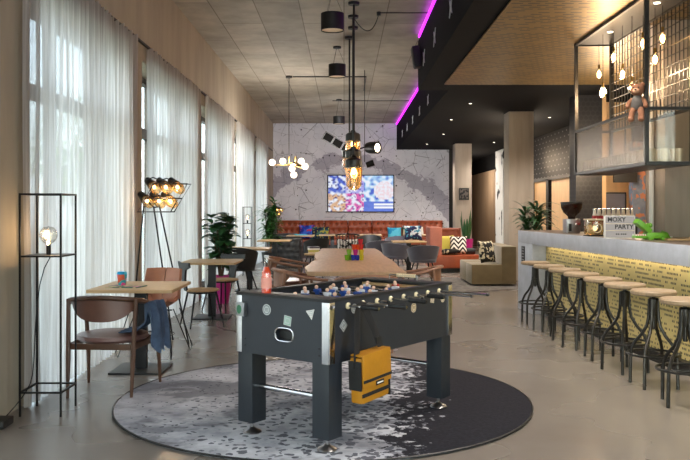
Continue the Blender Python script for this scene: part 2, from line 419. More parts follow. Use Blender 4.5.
def thing(name, label, cat, loc=(0, 0, 0), rz=0, group=None):
    o = bpy.data.objects.new(name, None); o.empty_display_size = .1; COL.objects.link(o); o.location = loc; o.rotation_euler = (0, 0, rz)
    return tag(o, label, cat, group)
def struct(mb, name, m): return tag(mb.build(name, m), kind='structure')
def copy_tree(o, parent=None):
    c = o.copy(); COL.objects.link(c)
    if parent is not None: c.parent = parent
    for ch in list(o.children): copy_tree(ch, c)
    return c
def again(o, label, loc, rz=None, group=None, scale=None):
    c = copy_tree(o); c['label'] = label; c.location = loc
    if rz is not None: c.rotation_euler = (0, 0, rz)
    if group: c['group'] = group
    if scale: c.scale = (scale,)*3
    return c
def text_mesh(txt, size, name, m, parent, loc, rot, depth=.001):
    cu = bpy.data.curves.new('t', 'FONT'); cu.body = txt; cu.size = size; cu.extrude = depth; cu.offset = size*.022; cu.align_x = 'CENTER'; cu.align_y = 'CENTER'
    to = bpy.data.objects.new('t', cu); COL.objects.link(to)
    dg = bpy.context.evaluated_depsgraph_get(); me = bpy.data.meshes.new_from_object(to.evaluated_get(dg))
    bpy.data.objects.remove(to); me.name = name; me.materials.clear(); me.materials.append(M[m])
    o = bpy.data.objects.new(name, me); COL.objects.link(o); o.parent = parent; o.location = loc; o.rotation_euler = rot; return o
def pt(px, py=None, Y=None, Z=None):
    """a point of the place read off a photograph position: at depth Y, or at height Z"""
    if Y is None: Y = 785*(1.42-Z)/(py-210)
    if Z is None and py is not None: Z = 1.42-(py-210)*Y/785
    return Vector(((px-344)*Y/785, Y, Z if Z is not None else 0))
def arc(cx, cy, r, a0, a1, n, z=0, ry=None):
    return [(cx+r*math.cos(R(a0+(a1-a0)*i/n)), cy+(ry or r)*math.sin(R(a0+(a1-a0)*i/n)), z) for i in range(n+1)]
def bez(p0, p1, p2, p3, n=10):
    p0, p1, p2, p3 = map(Vector, (p0, p1, p2, p3)); o = []
    for i in range(n+1):
        t = i/n; o.append(p0*(1-t)**3 + p1*3*t*(1-t)**2 + p2*3*t*t*(1-t) + p3*t**3)
    return o
RX, RY, RZ = (lambda a: Matrix.Rotation(R(a), 3, 'X')), (lambda a: Matrix.Rotation(R(a), 3, 'Y')), (lambda a: Matrix.Rotation(R(a), 3, 'Z'))

# ------------------------------------------------------------------ the room
XW, YB, ZC, ZD = -2.33, 25.8, 4.27, 3.40     # left wall, back wall, high ceiling, dark ceiling
YR = -4.5
struct(MB().bx(XW-.5, 5.8, YR-.3, 34.5, -.2, 0), 'floor', 'floor')
struct(MB().bx(XW-.5, 5.8, YR-.3, YB+.3, ZC, ZC+.25), 'ceiling', 'ceil_conc')
wins = [(-2.3, 1.1), (1.5, 4.9), (5.82, 8.35), (9.05, 12.15), (12.8, 15.95), (16.55, 19.65), (20.3, 23.0)]      # 7 tall openings
mb = MB(); prev = YR
ZT = 3.14
for a, b in wins:
    mb.bx(XW-.4, XW, prev, a, 0, ZT); prev = b
mb.bx(XW-.4, XW, prev, YB, 0, ZT); mb.bx(XW-.4, XW, YR, YB, ZT, ZC)
struct(mb, 'wall_left', 'wall_conc')
M['frame'] = mat('frame', '#4a4641', .5, .3)
for i, (a, b) in enumerate(wins):
    w = MB(); x0, x1 = XW-.36, XW-.28
    w.bx(x0, x1, a, a+.06, 0, ZT); w.bx(x0, x1, b-.06, b, 0, ZT); w.bx(x0, x1, a, b, 0, .1); w.bx(x0, x1, a, b, ZT-.08, ZT)
    w.bx(x0, x1, a, b, 2.36, 2.48); w.bx(x0, x1, (a+b)/2-.04, (a+b)/2+.04, 0, ZT)
    f = struct(w, 'window_%d' % (i+1), 'frame')
    MB().bx(XW-.325, XW-.315, a+.05, b-.05, .08, ZT-.06).build('pane', 'pane', f)
    L = bpy.data.lights.new('window_portal', 'AREA'); L.shape = 'RECTANGLE'; L.size = ZT; L.size_y = b-a
    L.cycles.is_portal = True
    lo = bpy.data.objects.new('window_portal', L); COL.objects.link(lo); lo.location = (XW-.42, (a+b)/2, ZT/2); lo.rotation_euler = (0, -PI/2, 0)
# curtains
cnames = {1: 'sheer curtain at the window nearer than the tall bulb lantern, outside the picture', 2: 'sheer floor length curtain behind the tall bulb lantern and nearest oak table',
          3: 'sheer curtain between the six-bulb tripod lamp and the fiddle leaf fig', 4: 'sheer curtain just beyond the fiddle leaf fig',
          5: 'sheer curtain behind the narrow two-bulb lantern', 6: 'last and farthest sheer curtain, behind the feathery palm'}
for k, (a, b) in enumerate(wins):
    if k < 1: continue
    c0, c1 = (a-.25 if k == 2 else a+.09), b+.29; rnd = random.Random(k)
    ph = [rnd.uniform(0, 6) for _ in range(4)]
    n = 260
    def fn(u, v, c0=c0, c1=c1, ph=ph):
        # pleats crowd towards both ends
        e = u + .035*math.sin(2*PI*u)
        y = c0 + (c1-c0)*e; amp = .030 + .010*math.sin(5*u*PI+ph[0])
        w = math.sin(2*PI*u*22+ph[1]+1.1*math.sin(9*u+ph[2]))
        low = .5+.5*v
        return Vector((XW+.058 + amp*w*(1.05-.25*v) + .008*math.sin(40*u+3*v*2+ph[3]), y+.006*math.sin(3*v+ph[3]+20*u), .015 + v*(3.31-.015) + (0.0 if v < 1 else .02*w)))
    cu = MB().grid(fn, n, 10).build('curtain', 'curtain', sharp=180)
    tag(cu, cnames[k], 'curtain', 'sheer window curtains')
mb = MB(); mb.bx(XW+.005, XW+.035, YR+.5, YB-.4, 3.322, 3.345); struct(mb, 'trim_1', 'black_metal')

# unseen rear wall behind the camera, its windows added to let in daylight
mb = MB(); mb.bx(XW-.4, 5.8, YR-.3, YR, 3.3, ZC); mb.bx(XW-.4, -1.9, YR-.3, YR, 0, 3.3); mb.bx(1.3, 1.6, YR-.3, YR, 0, 3.3); mb.bx(4.8, 5.8, YR-.3, YR, 0, 3.3)
struct(mb, 'wall_rear', 'wall_conc')
for i, (a, b) in enumerate(((-1.9, 1.3), (1.6, 4.8))):
    w = MB(); y0, y1 = YR-.2, YR-.12
    w.bx(a, a+.06, y0, y1, 0, 3.3); w.bx(b-.06, b, y0, y1, 0, 3.3); w.bx(a, b, y0, y1, 0, .1); w.bx(a, b, y0, y1, 3.22, 3.3); w.bx((a+b)/2-.03, (a+b)/2+.03, y0, y1, 0, 3.3)
    f = struct(w, 'window_%d' % (i+8), 'frame'); MB().bx(a+.05, b-.05, YR-.165, YR-.155, .08, 3.25).build('pane', 'pane', f)
    L = bpy.data.lights.new('window_portal', 'AREA'); L.shape = 'RECTANGLE'; L.size = b-a; L.size_y = 3.3; L.cycles.is_portal = True
    lo = bpy.data.objects.new('window_portal', L); COL.objects.link(lo); lo.location = ((a+b)/2, YR-.35, 1.65); lo.rotation_euler = (PI/2, 0, 0)
w = MB(); a, b, x0, x1 = -3.9, 1.6, 5.48, 5.56  # unseen window right of the camera, added to brighten the room
w.bx(x0, x1, a, a+.06, 0, 3.2); w.bx(x0, x1, b-.06, b, 0, 3.2); w.bx(x0, x1, a, b, 0, .1); w.bx(x0, x1, a, b, 3.12, 3.2)
for k in (1, 2, 3): w.bx(x0, x1, a+5.5*k/4-.03, a+5.5*k/4+.03, 0, 3.2)
f = struct(w, 'window_10', 'frame'); MB().bx(5.515, 5.525, a+.05, b-.05, .08, 3.15).build('pane', 'pane', f)
L = bpy.data.lights.new('window_portal', 'AREA'); L.shape = 'RECTANGLE'; L.size = 3.2; L.size_y = 5.5; L.cycles.is_portal = True
lo = bpy.data.objects.new('window_portal', L); COL.objects.link(lo); lo.location = (5.7, (a+b)/2, 1.6); lo.rotation_euler = (0, PI/2, 0)
# back wall with the mural, then the corridor to the right of it
struct(MB().bx(XW-.4, 3.45, YB, YB+.3, 0, ZC), 'wall_back', 'mural')
struct(MB().bx(3.3, 3.45, YB+.3, 34.5, 0, ZC), 'wall_corridor_left', 'pale_wall')
struct(MB().bx(3.45, 3.60, YB-.02, YB+.35, 0, ZD), 'trim_2', 'black_metal')
struct(MB().bx(3.3, 5.8, 34.2, 34.5, 0, 3.4), 'wall_corridor', 'pale_wall')
# right wall: pale below, black penny tile above
mb = MB(); mb.bx(5.3, 5.6, 1.6, 34.3, 0, 2.22); mb.bx(5.3, 5.6, YR, -3.9, 0, 3.2); mb.bx(5.31, 5.6, 22.6, 34.3, 2.22, 2.85); mb.bx(5.31, 5.6, 1.6, 9, 2.22, ZD); mb.bx(5.31, 5.6, YR, 1.6, 3.2, ZD)
struct(mb, 'wall_right', 'pale_wall')
struct(MB().bx(5.27, 5.6, 9, 22.6, 2.22, ZD), 'trim_3', 'tile_yz')
mb = MB()
for a, b in ((20.3, 21.65), (18.0, 19.85), (15.0, 17.6), (12, 14.6)): mb.bx(5.25, 5.29, a, b, .1, 2.2)
struct(mb, 'trim_4', 'beech')
mb = MB()
for y in (21.75, 20.1, 17.8, 14.8): mb.bx(5.2, 5.295, y-.12, y+.12, 0, 2.22)
mb.bx(5.2, 5.295, 12, 22, 2.18, 2.26); struct(mb, 'trim_5', 'black_metal')
struct(MB().bx(5.29, 5.6, 22.6, 34.3, 2.85, ZD), 'trim_9', 'dark_ceil')
# dark dropped ceiling with its step, and gold perforated panel
mb = MB()
poly = [(1.225, YR), (5.8, YR), (5.8, 34.5), (3.45, 34.5), (3.45, YB-.02), (1.73, YB-.02), (1.73, 13.0), (1.225, 13.0)]
mb.prism(poly, ZD, ZC-.06); struct(mb, 'ceiling_dropped', 'dark_ceil')
struct(MB().bx(1.57, 5.25, YR+1, 12.3, ZD-.018, ZD-.001), 'trim_6', 'gold_ceiling')
mb = MB(); mb.bx(1.2, 1.26, YR+.1, 12.7, ZC-.058, ZC-.03); mb.bx(1.70, 1.76, 13.05, YB-.1, ZC-.058, ZC-.03)
tag(mb.build('led_strip', 'led'), 'magenta glowing strip light along the top edge of the dark ceiling box', 'strip light')
# concrete columns
cols = {23.4: 0, 15.76: 0, 8.1: 0}
for i, y in enumerate(cols):
    struct(MB().box((3.56, y+.25, ZD/2), (.5, .5, ZD), bev=.012), 'column_%d' % (i+1), 'column')
struct(MB().bx(3.30, 3.38, 16.28, 17.1, 0, 2.69), 'wall_partition', 'doodle')
# outside: ground
struct(MB().bx(-60, XW-.55, -40, 70, -.3, -.1), 'ground_outside', 'asphalt')

# ------------------------------------------------------------------ outside trees
def tree(x, y, h, seed, label, rad):
    t = thing('tree', label, 'tree', (x, y, -.1), 0, 'trees outside the windows'); rnd = random.Random(seed); m = MB()
    for i in range(900):
        d = Vector((rnd.gauss(0, 1), rnd.gauss(0, 1), rnd.gauss(0, 1))).normalized(); q = rnd.uniform(.5, 1)
        m.leaf(Vector((d.x*rad*q, d.y*rad*q, h*.62+d.z*h*.36*q)), d+Vector((0, 0, -.3)), .42, .24, .4, 2)
    m.build('foliage', 'leaf_light', t); MB().tube([(0, 0, 0), (.1, 0, h*.35), (0, .1, h*.7)], [.18, .14, .07]).build('trunk', 'bark', t)
tree(-9, 12.5, 5.0, 1, 'bushy green tree outside the nearest curtained window', 1.8)
tree(-13, 22, 7, 2, 'tall green tree outside, further along behind the nearest curtain', 2.4)
tree(-15, 44, 8, 3, 'distant green tree outside behind the six-bulb lamp window', 3)

# ------------------------------------------------------------------ rugs
rug = MB(); rug.lathe([(0, .002), (1.51, .002), (1.53, .006), (1.53, .012), (1.515, .016), (0, .016)], n=96, cap=False)
rug = rug.build('round_rug', 'moon_rug', loc=(-.15, 5.90, 0)); tag(rug, 'large round rug printed like a pale moon fading to charcoal, under the foosball table', 'rug')
MB().torus((0, 0, .012), 1.525, .008, 96, 6).build('rug_binding', M['plastic_black'], rug)
rug = MB().lathe([(0, .002), (1.45, .002), (1.45, .012), (0, .014)], n=72, cap=False).build('round_rug', 'lounge_rug', loc=(2.0, 15.0, 0))
tag(rug, 'round grey patterned rug under the beige lounge seat and grey tub chair', 'rug')

# ------------------------------------------------------------------ foosball table
FT = thing('foosball_table', 'charcoal foosball table with chrome corners and stickers, standing on the round moon rug', 'foosball table', (.046, 5.283, .016), R(52.5))
FL, FW, Z0, Z1 = .70, .37, .513, .872
m = MB(); th = .035
hole = (-.03, .655)      # y, z of ball return hole in the end panel
# end panel with oval opening
def holed_panel(mb, x0, x1, ya, yb, za, zb, hy, hz, hw, hh):
    n = 32; outer = []; inner = []
    for i in range(n):
        a = 2*PI*i/n; ca, sa = math.cos(a), math.sin(a)
        inner.append((hy+math.copysign(abs(ca)**.55, ca)*hw, hz+math.copysign(abs(sa)**.8, sa)*hh))
        k = 1/max(abs(ca), abs(sa)); yy, zz = ca*k, sa*k
        outer.append(((ya+yb)/2+yy*(yb-ya)/2, (za+zb)/2+zz*(zb-za)/2))
    for x in (x0, x1):
        vo = [mb.bm.verts.new((x, *p)) for p in outer]; vi = [mb.bm.verts.new((x, *p)) for p in inner]
        if x == x0: so, si = vo, vi
        for i in range(n): mb.bm.faces.new((vo[i], vo[(i+1) % n], vi[(i+1) % n], vi[i]))
    for i in range(n):
        mb.bm.faces.new((si[i], si[(i+1) % n], vi[(i+1) % n], vi[i])); mb.bm.faces.new((so[i], so[(i+1) % n], vo[(i+1) % n], vo[i]))
holed_panel(m, -FL, -FL+th, -FW, FW, Z0, Z1, hole[0], hole[1], .068, .036)
m.bx(FL-th, FL, -FW, FW, Z0, Z1); m.bx(-FL+th, FL-th, -FW, -FW+th, Z0, Z1); m.bx(-FL+th, FL-th, FW-th, FW, Z0, Z1)
m.bx(-FL+th, FL-th, -FW+th, FW-th, Z0, Z0+.02)
m.build('cabinet', 'charcoal', FT)
MB().bx(-FL+th+.09, FL-th-.09, -FW+th, FW-th, Z0+.2, Z0+.215).build('playing_field', 'field', FT)
m = MB()
for s in (-1, 1):
    m.box((0, s*(FW-.024), Z1+.008), (2*FL+.012, .056, .018), bev=.004); m.box((s*(FL-.065), 0, Z1+.0085), (.142, 2*FW-.01, .018), bev=.004)
m.build('top_rail', M['plastic_black'], FT)
for sx in (-1, 1): MB().box((sx*(FL-.115), 0, Z1-.035), (.04, 2*FW-.1, .05)).build('goal_board', 'oak', FT)
for sx in (-1, 1):
    for sy in (-1, 1):
        m = MB(); x, y = sx*FL, sy*FW
        m.box((x-sx*.022, y+sy*.003, (Z0+Z1)/2), (.05, .008, Z1-Z0-.004), bev=.002); m.box((x+sx*.003, y-sy*.022, (Z0+Z1)/2), (.008, .05, Z1-Z0-.004), bev=.002)
        c = m.build('corner_guard', 'chrome', FT)
        lx, ly = sx*(FL-.066), sy*(FW-.066)
        lg = MB().box((lx, ly, (Z0+.075)/2+.0), (.125, .125, Z0-.075), bev=.006).build('leg', 'charcoal_leg', FT)
        MB().cyl((lx, ly, .03), (lx, ly, .09), .011, n=12).lathe([(0, 0), (.056, 0), (.06, .005), (.055, .012), (.024, .026), (.016, .036), (0, .036)], (lx, ly, 0), 24).build('foot', 'steel', lg)
for sx in (-1, 1):
    MB().cyl((sx*(FL-.075), -FW+.13, .30), (sx*(FL-.075), FW-.13, .30), .017, n=20).build('crossbar', 'chrome', FT)
pts = [(0, .072*math.copysign(abs(math.cos(a))**.55, math.cos(a))+hole[0], .040*math.copysign(abs(math.sin(a))**.8, math.sin(a))+hole[1]) for a in [2*PI*i/32 for i in range(32)]]
MB().tube([(-FL-.003, p[1], p[2]) for p in pts], .006, 8, True).build('return_ring', 'chrome', FT)
MB().box((-FL+.06, hole[0], hole[1]-.03), (.06, .2, .1)).build('return_tray', 'plastic_black', FT)
# bolts on the end
m = MB()
for y, z in ((-.30, .56), (-.30, .60), (.30, .56), (.30, .60)): m.lathe([(0, 0), (.007, 0), (.006, .003), (0, .004)], (-FL-.001, y, z), 12, RY(-90))
m.build('bolts', 'grey_metal', FT)
# stickers
def sticker(px_y, z, shape, size, mats, side='end', rot=0, label=None):
    size *= 1.2
    base = Matrix.Translation((-FL-.0015, px_y, z)) @ Matrix.Rotation(-PI/2, 4, 'Y') @ Matrix.Rotation(PI/2, 4, 'Z') if side == 'end' else Matrix.Translation((px_y, -FW-.0015, z)) @ Matrix.Rotation(PI/2, 4, 'X')
    base = base @ Matrix.Rotation(R(rot), 4, 'Z')
    def poly(k, n0):
        if shape == 'disc': return [(k*size*math.cos(2*PI*i/24), k*size*math.sin(2*PI*i/24)) for i in range(24)]
        if shape == 'tri': return [(k*size*math.cos(R(90+120*i)), k*size*math.sin(R(90+120*i))) for i in range(3)]
        return [(-k*size, -k*size), (k*size, -k*size), (k*size, k*size), (-k*size, k*size)]
    m = MB(); m.prism(poly(1, 0), 0, .0008, base); m.mi = 1; m.prism(poly(.82, 0), .0008, .0012, base); m.mi = 0
    m.prism(poly(.66, 0), .0012, .0016, base); m.mi = 1
    for i in range(-1, 2): m.prism([(-size*.42, size*(.24*i-.06)), (size*.42, size*(.24*i-.06)), (size*.42, size*(.24*i+.06)), (-size*.42, size*(.24*i+.06))], .0016, .002, base)
    o = m.build('sticker', mats, FT); 
    if label: o['label'] = label
M['sticker_pale'] = mat('sticker_pale', '#b9bfc0', .5); M['sticker_grey'] = mat('sticker_grey', '#6b7478', .5)
sticker(.115, .795, 'disc', .028, ['sticker_pale', 'sticker_grey'], label='round grey and white sticker')
sticker(-.055, .742, 'sq', .024, ['sticker_pale', 'mint'], rot=-8, label='square mint green sticker')
sticker(-.235, .80, 'tri', .032, ['white', 'sticker_pale'], rot=12, label='white triangular sticker')
sticker(-.565, .725, 'sq', .022, ['sticker_pale', 'charcoal'], 'long', 45, 'white outlined diamond sticker')
sticker(-.46, .815, 'disc', .024, ['sticker_pale', 'sticker_grey'], 'long', 0, 'round grey sticker by the near corner')
sticker(.20, .755, 'disc', .026, ['cream', 'brass'], 'long', 0, 'round gold sticker')
sticker(.44, .79, 'sq', .02, ['cream', 'sticker_grey'], 'long', 80, 'small square cream sticker')
sticker(.58, .785, 'disc', .024, ['cream', 'sticker_grey'], 'long', 0, 'round cream sticker near the far corner')
sticker(-.14, .80, 'tri', .012, ['cream', 'cream'], 'long', -90, 'tiny cream pennant sticker')
# metal plaque / cup holder box with green sticker at the left corner of the end
m = MB(); m.box((-FL-.016, .318, .785), (.03, .072, .085), bev=.004)
h = m.build('bottle_opener', 'steel', FT); MB().prism([(.02*math.cos(2*PI*i/20), .028*math.sin(2*PI*i/20)) for i in range(20)], 0, .001, Matrix.Translation((-FL-.0315, .322, .785)) @ Matrix.Rotation(-PI/2, 4, 'Y') @ Matrix.Rotation(PI/2, 4, 'Z')).build('green_emblem', 'green_sticker', h)
# rods with players
def player(mcol):
    m = MB(); m.mi = 0; m.box((0, 0, -.012), (.022, .028, .05), bev=.006); m.box((0, 0, -.05), (.016, .022, .04), bev=.004); m.box((.004, 0, -.075), (.026, .022, .016), bev=.003)
    m.box((0, 0, .016), (.02, .044, .016), bev=.005); m.mi = 1; m.ball((0, 0, .036), .0105, n=6); return m
rods = [(-.525, 1, [0], 'player_blue', 1), (-.375, 2, [], 'player_blue', 1), (-.225, 3, [], 'player_white', -1), (-.075, 5, [], 'player_blue', 1),
        (.075, 5, [], 'player_white', -1), (.225, 3, [], 'player_blue', 1), (.375, 2, [], 'player_white', -1), (.525, 1, [], 'player_red', -1)]
zr = .838
slide = [.04, -.05, .03, .0, -.03, .05, .02, -.02]
pl_meshes = {}
for (x, n, _, mc, hs), sl in zip(rods, slide):
    near = .27 if hs > 0 else (.36 if x > .3 else .12); far = .10 if hs > 0 else .27
    rod = MB().cyl((x, -FW-near+sl, zr), (x, FW+far+sl, zr), .0085, n=10).build('rod', 'chrome', FT)
    sgn = -1 if hs > 0 else 1; e = sgn*(FW+.27)+sl
    MB().lathe([(0, 0), (.013, 0), (.016, .01), (.014, .05), (.016, .1), (.013, .125), (0, .125)], (x, e, zr), 14, RX(90 if sgn > 0 else -90)).build('handle', 'plastic_black', rod)
    e2 = -sgn*(FW+(.36 if (hs < 0 and x > .3) else .12 if hs < 0 else .10))+sl; MB().ball((x, e2, zr), .012, n=6).build('rod_end', 'plastic_black', rod)
    for s in (-1, 1): MB().lathe([(0, 0), (.019, 0), (.02, .006), (.014, .014), (0, .014)], (x, s*(FW+.001), zr), 18, RX(90 if s < 0 else -90)).build('bearing', 'ball', rod)
    for k in range(n):
        y = (k-(n-1)/2)*(.56/max(n, 2.2)) + sl*.8
        if mc not in pl_meshes:
            p = player(mc).build('player', [mc, 'player_skin'], rod); pl_meshes[mc] = p
        else: p = pl_meshes[mc].copy(); COL.objects.link(p); p.parent = rod
        p.location = (x, y, zr); p.scale = (1.25,)*3; p.rotation_euler = (0, R(random.uniform(-25, 25)), 0)
# score counters
m = MB().cyl((FL-.06, -.12, Z1+.05), (FL-.06, .12, Z1+.05), .005).cyl((FL-.06, -.12, Z1), (FL-.06, -.12, Z1+.055), .005).cyl((FL-.06, .12, Z1), (FL-.06, .12, Z1+.055), .005)
sco = m.build('score_rail', 'steel', FT)
for k in range(10): MB().box((FL-.06, -.1+k*.0165, Z1+.05), (.018, .012, .024), bev=.002).build('score_bead', 'cream', sco)

FM = Matrix.Translation((.046, 5.283, .016)) @ Matrix.Rotation(R(52.5), 4, 'Z')
# bottle on rail
b = thing('drink_bottle', 'open glass bottle of orange-red drink standing on the end rail of the foosball table', 'bottle', FM @ Vector((-.64, .175, .885)), 0); b.scale = (1.12, 1.12, 1.12)
prof = [(0, 0), (.026, 0), (.029, .004), (.029, .105), (.026, .125), (.014, .16), (.011, .19), (.011, .205), (0, .205)]
MB().lathe(prof, n=24).build('glass_body', 'clear_glass', b)
MB().lathe([(0, .003), (.0265, .003), (.0268, .104), (.0235, .122), (.013, .148), (0, .148)], n=20).build('drink', 'drink', b)
MB().lathe([(.0296, .03), (.0296, .09)], n=24, cap=False).build('paper_label', 'label_pink', b)
MB().lathe([(0, .2), (.0135, .2), (.0135, .212), (0, .212)], n=16).build('bottle_rim', 'steel', b)

# messenger bag hanging from the rods on the near side
B = thing('messenger_bag', 'yellow messenger bag with black strap hanging from the foosball rods', 'bag', FM @ Vector((-.415, -FW-.10, 0)), R(52.5))
B.rotation_euler = (0, R(-3), R(52.5))
zb = .272
m = MB(); m.box((0, 0, zb+.150), (.275, .085, .27), bev=.02); m.build('bag_body', 'yellow_tarp', B)
m = MB(); m.box((0.004, -.05, zb+.205), (.282, .012, .19), bev=.005); m.box((.004, -.01, zb+.297), (.282, .09, .012), bev=.005); m.build('flap', 'yellow_tarp', B)
m = MB(); m.box((.004, -.0575, zb+.147), (.284, .004, .016)); m.box((0, -.045, zb+.065), (.277, .006, .02)); m.build('piping', 'webbing', B)
MB().box((.143, 0, zb+.13), (.012, .09, .24), bev=.004).build('side_panel', 'webbing', B); MB().box((-.143, 0, zb+.18), (.012, .088, .17), bev=.004).build('side_panel', 'webbing', B)
pa = MB().box((.02, -.059, zb+.118), (.078, .004, .026), bev=.002).build('logo_patch', 'webbing', B)
MB().box((.02, -.0615, zb+.118), (.06, .002, .008)).build('patch_lettering', 'white', pa)
m = MB()
top = [(-.055, .035, .825), (-.02, .035, .838), (.02, .035, .832), (.05, .035, .825)]
m.tube([(-.133, 0, zb+.22), (-.118, .0, .6), (-.09, .015, .7), (-.06, .03, .81), (-.045, .03, .832)], .029, 8, flat=.1, up=(0, 1, 0))
m.tube([(.133, 0, zb+.2), (.118, .0, .58), (.08, .015, .69), (.02, .03, .81), (-.0, .03, .832)], .029, 8, flat=.1, up=(0, 1, 0))
m.tube([(-.052, .03, .829), (-.02, .03, .842), (.006, .03, .829)], .029, 8, flat=.1, up=(0, 1, 0)); m.build('strap', 'webbing', B)
MB().box((.105, .003, .62), (.052, .01, .035), bev=.003).build('buckle', 'plastic_black', B)

# ------------------------------------------------------------------ tall bulb lantern by the left wall
def lantern(loc, label, w, d, h, shelves, bottom, r=.006):
    t = thing('lantern_lamp', label, 'lamp', loc, 0, 'wire frame bulb lanterns'); m = MB()
    for sx in (-1, 1):
        for sy in (-1, 1): m.box((sx*w/2, sy*d/2, h/2), (2*r, 2*r, h))
    for z in [h-r, bottom]:
        for s in (-1, 1): m.box((0, s*d/2, z), (w, 2*r, 2*r)); m.box((s*w/2, 0, z), (2*r, d, 2*r))
    m.build('frame', 'black_metal', t)
    for z in shelves:
        MB().box((0, 0, z), (w, d, .012)).build('shelf', 'black_metal', t)
        s = MB().cyl((0, 0, z+.006), (0, 0, z+.07), .016, n=16).build('lamp_socket', 'black_metal', t)
        gb = MB().lathe([(.016, 0), (.02, .01), (.045, .03), (.06, .06), (.062, .078), (.055, .105), (.036, .127), (.001, .138)], (0, 0, z+.07), 24).build('bulb_glass', 'clear_glass', t)
        MB().tube([(.006*math.cos(a*2.2), .006*math.sin(a*2.2), z+.085+a*.009) for a in range(9)], .0042, 6).build('filament', 'bulb', gb)
    return t
TL = lantern((-2.085, 5.54, 0), 'tall black wire frame lantern with one round bulb, against the left wall', .28, .30, 1.535, [1.10], .165)
lantern((-2.09, 17.0, 0), 'narrow distant wire frame lantern with two stacked bulbs beside the far palm', .18, .18, 1.49, [1.13, .80], .1, .006)
c = MB().tube(bez((-2.09, 5.6, 1.095), (-2.25, 5.62, .9), (-2.18, 5.6, .3), (-2.2, 5.5, .2), 8) + bez((-2.2, 5.5, .2), (-2.22, 5.45, .12), (-2.25, 5.3, .06), (-2.27, 5.2, .02), 6), .004, 6).build('power_cord', 'plastic_black', TL); c.location = (2.085, -5.54, 0)
ad = MB().box((-2.24, 5.14, .03), (.09, .16, .05), bev=.01).build('power_adapter', 'plastic_black'); tag(ad, 'black power adapter lying on the floor by the left wall', 'adapter')
# extension of the cord is the adapter's tail

# ------------------------------------------------------------------ furniture prototypes
def pedestal_table(loc, label, w=.72, d=.82, h=.75, m_top='table_oak', base=.46):
    t = thing('cafe_table', label, 'table', loc, 0, 'square oak pedestal tables along the windows')
    MB().box((0, 0, h-.014), (w, d, .028), bev=.003).build('tabletop', m_top, t)
    MB().box((0, 0, .28+.075), (.10, .06, h-.05), bev=.004).box((0, 0, h-.034), (.34, .34, .01)).build('column', 'grey_metal', t)
    MB().box((0, 0, .009), (base, base, .018), bev=.003).build('base_plate', 'grey_metal', t); return t
TA = pedestal_table((-1.80, 6.98, 0), 'square oak pedestal table nearest the camera with a printed cup on it')
again(TA, 'square oak pedestal table beside the fiddle leaf fig', (-1.74, 10.36, 0))
again(TA, 'square oak pedestal table behind the black shell armchair', (-1.67, 13.9, 0))
again(TA, 'far square pedestal table left of the palm by the windows', (-1.55, 17.6, 0))
again(TA, 'far square pedestal table before the black tufted armchair', (-1.15, 20.9, 0), group='square oak pedestal tables along the windows')

# cup + napkin
cp = thing('takeaway_cup', 'colourful printed takeaway cup on the nearest oak table', 'cup', (-1.965, 6.95, .7518))
MB().lathe([(0, 0), (.034, 0), (.043, .10), (.0, .10)], n=24).build('cup_body', 'cup_print', cp)
MB().lathe([(0, .10), (.046, .10), (.046, .108), (.041, .112), (.040, .122), (0, .122)], n=24).build('lid', M['teal_print'], cp)
nk = MB().box((0, 0, .003), (.30, .20, .006), RZ(-12)).build('magazine', M['multi_print'], loc=(-1.90, 6.85, .7505)); tag(nk, 'printed leaflet lying under the takeaway cup on the nearest oak table', 'leaflet')

def wood_armchair(loc, rz, label, wood='walnut', pad='leather_brown', seat='leather_mauve', group='bentwood armchairs'):
    t = thing('wooden_armchair', label, 'chair', loc, rz, group)
    for s in (-1, 1):
        MB().tube([(s*.245, -.27, 0), (s*.25, -.25, .3), (s*.262, -.215, .745)], [.011, .019, .016], 10).build('leg', wood, t)
        MB().tube([(s*.30, .27, 0), (s*.292, .245, .3), (s*.30, .20, .66)], [.011, .019, .015], 10).build('leg', wood, t)
    path = [(-.315, .25, .655), (-.318, .1, .675), (-.312, -.05, .70)] + [(.312*math.cos(R(a)), -.05+.235*math.sin(R(a)), .70+.06*max(0, -math.sin(R(a)))) for a in range(195, 346, 15)] + [(.312, -.05, .70), (.318, .1, .675), (.315, .25, .655)]
    MB().tube(path, [.022]*3+[.024]*11+[.022]*3, 10, flat=.8).build('arm_rail', wood, t)
    def bk(u, v):
        a = R(205+130*u); dz = .16*(1-abs(2*u-1)**2.6); z0 = .735-dz
        return Vector((.298*math.cos(a), -.05+.225*math.sin(a), z0+v*(.745-z0)))
    MB().grid(bk, 22, 5, .022).build('backrest', pad, t)
    m = MB(); m.lathe([(0, .405), (.25, .405), (.272, .425), (.265, .452), (.2, .465), (0, .468)], n=32)
    for v in m.bm.verts: v.co.x *= 1.02; v.co.y = v.co.y*.96+.01
    m.build('seat', seat, t)
    m = MB(); m.box((0, .235, .385), (.54, .024, .045), bev=.004); m.box((0, -.235, .385), (.46, .024, .045), bev=.004)
    for s in (-1, 1): m.box((s*.262, 0, .385), (.024, .46, .045), RZ(-s*5), bev=.004)
    m.build('seat_frame', wood, t); return t
WA = wood_armchair((-1.82, 6.17, 0), R(-4), 'walnut armchair with brown leather back, nearest the camera, denim jacket over its arm')
WB = wood_armchair((-.50, 8.75, 0), R(-75), 'bentwood armchair at the near left corner of the long table', 'bent_wood', 'bent_wood', 'leather_brown')
again(WB, 'bentwood armchair at the near end of the long table behind the foosball table', (.22, 8.05, 0), R(3))
again(WB, 'bentwood armchair at the near right corner of the long table', (.86, 9.2, 0), R(78))
again(WB, 'bentwood armchair midway along the left side of the long table', (-.78, 10.9, 0), R(-95))

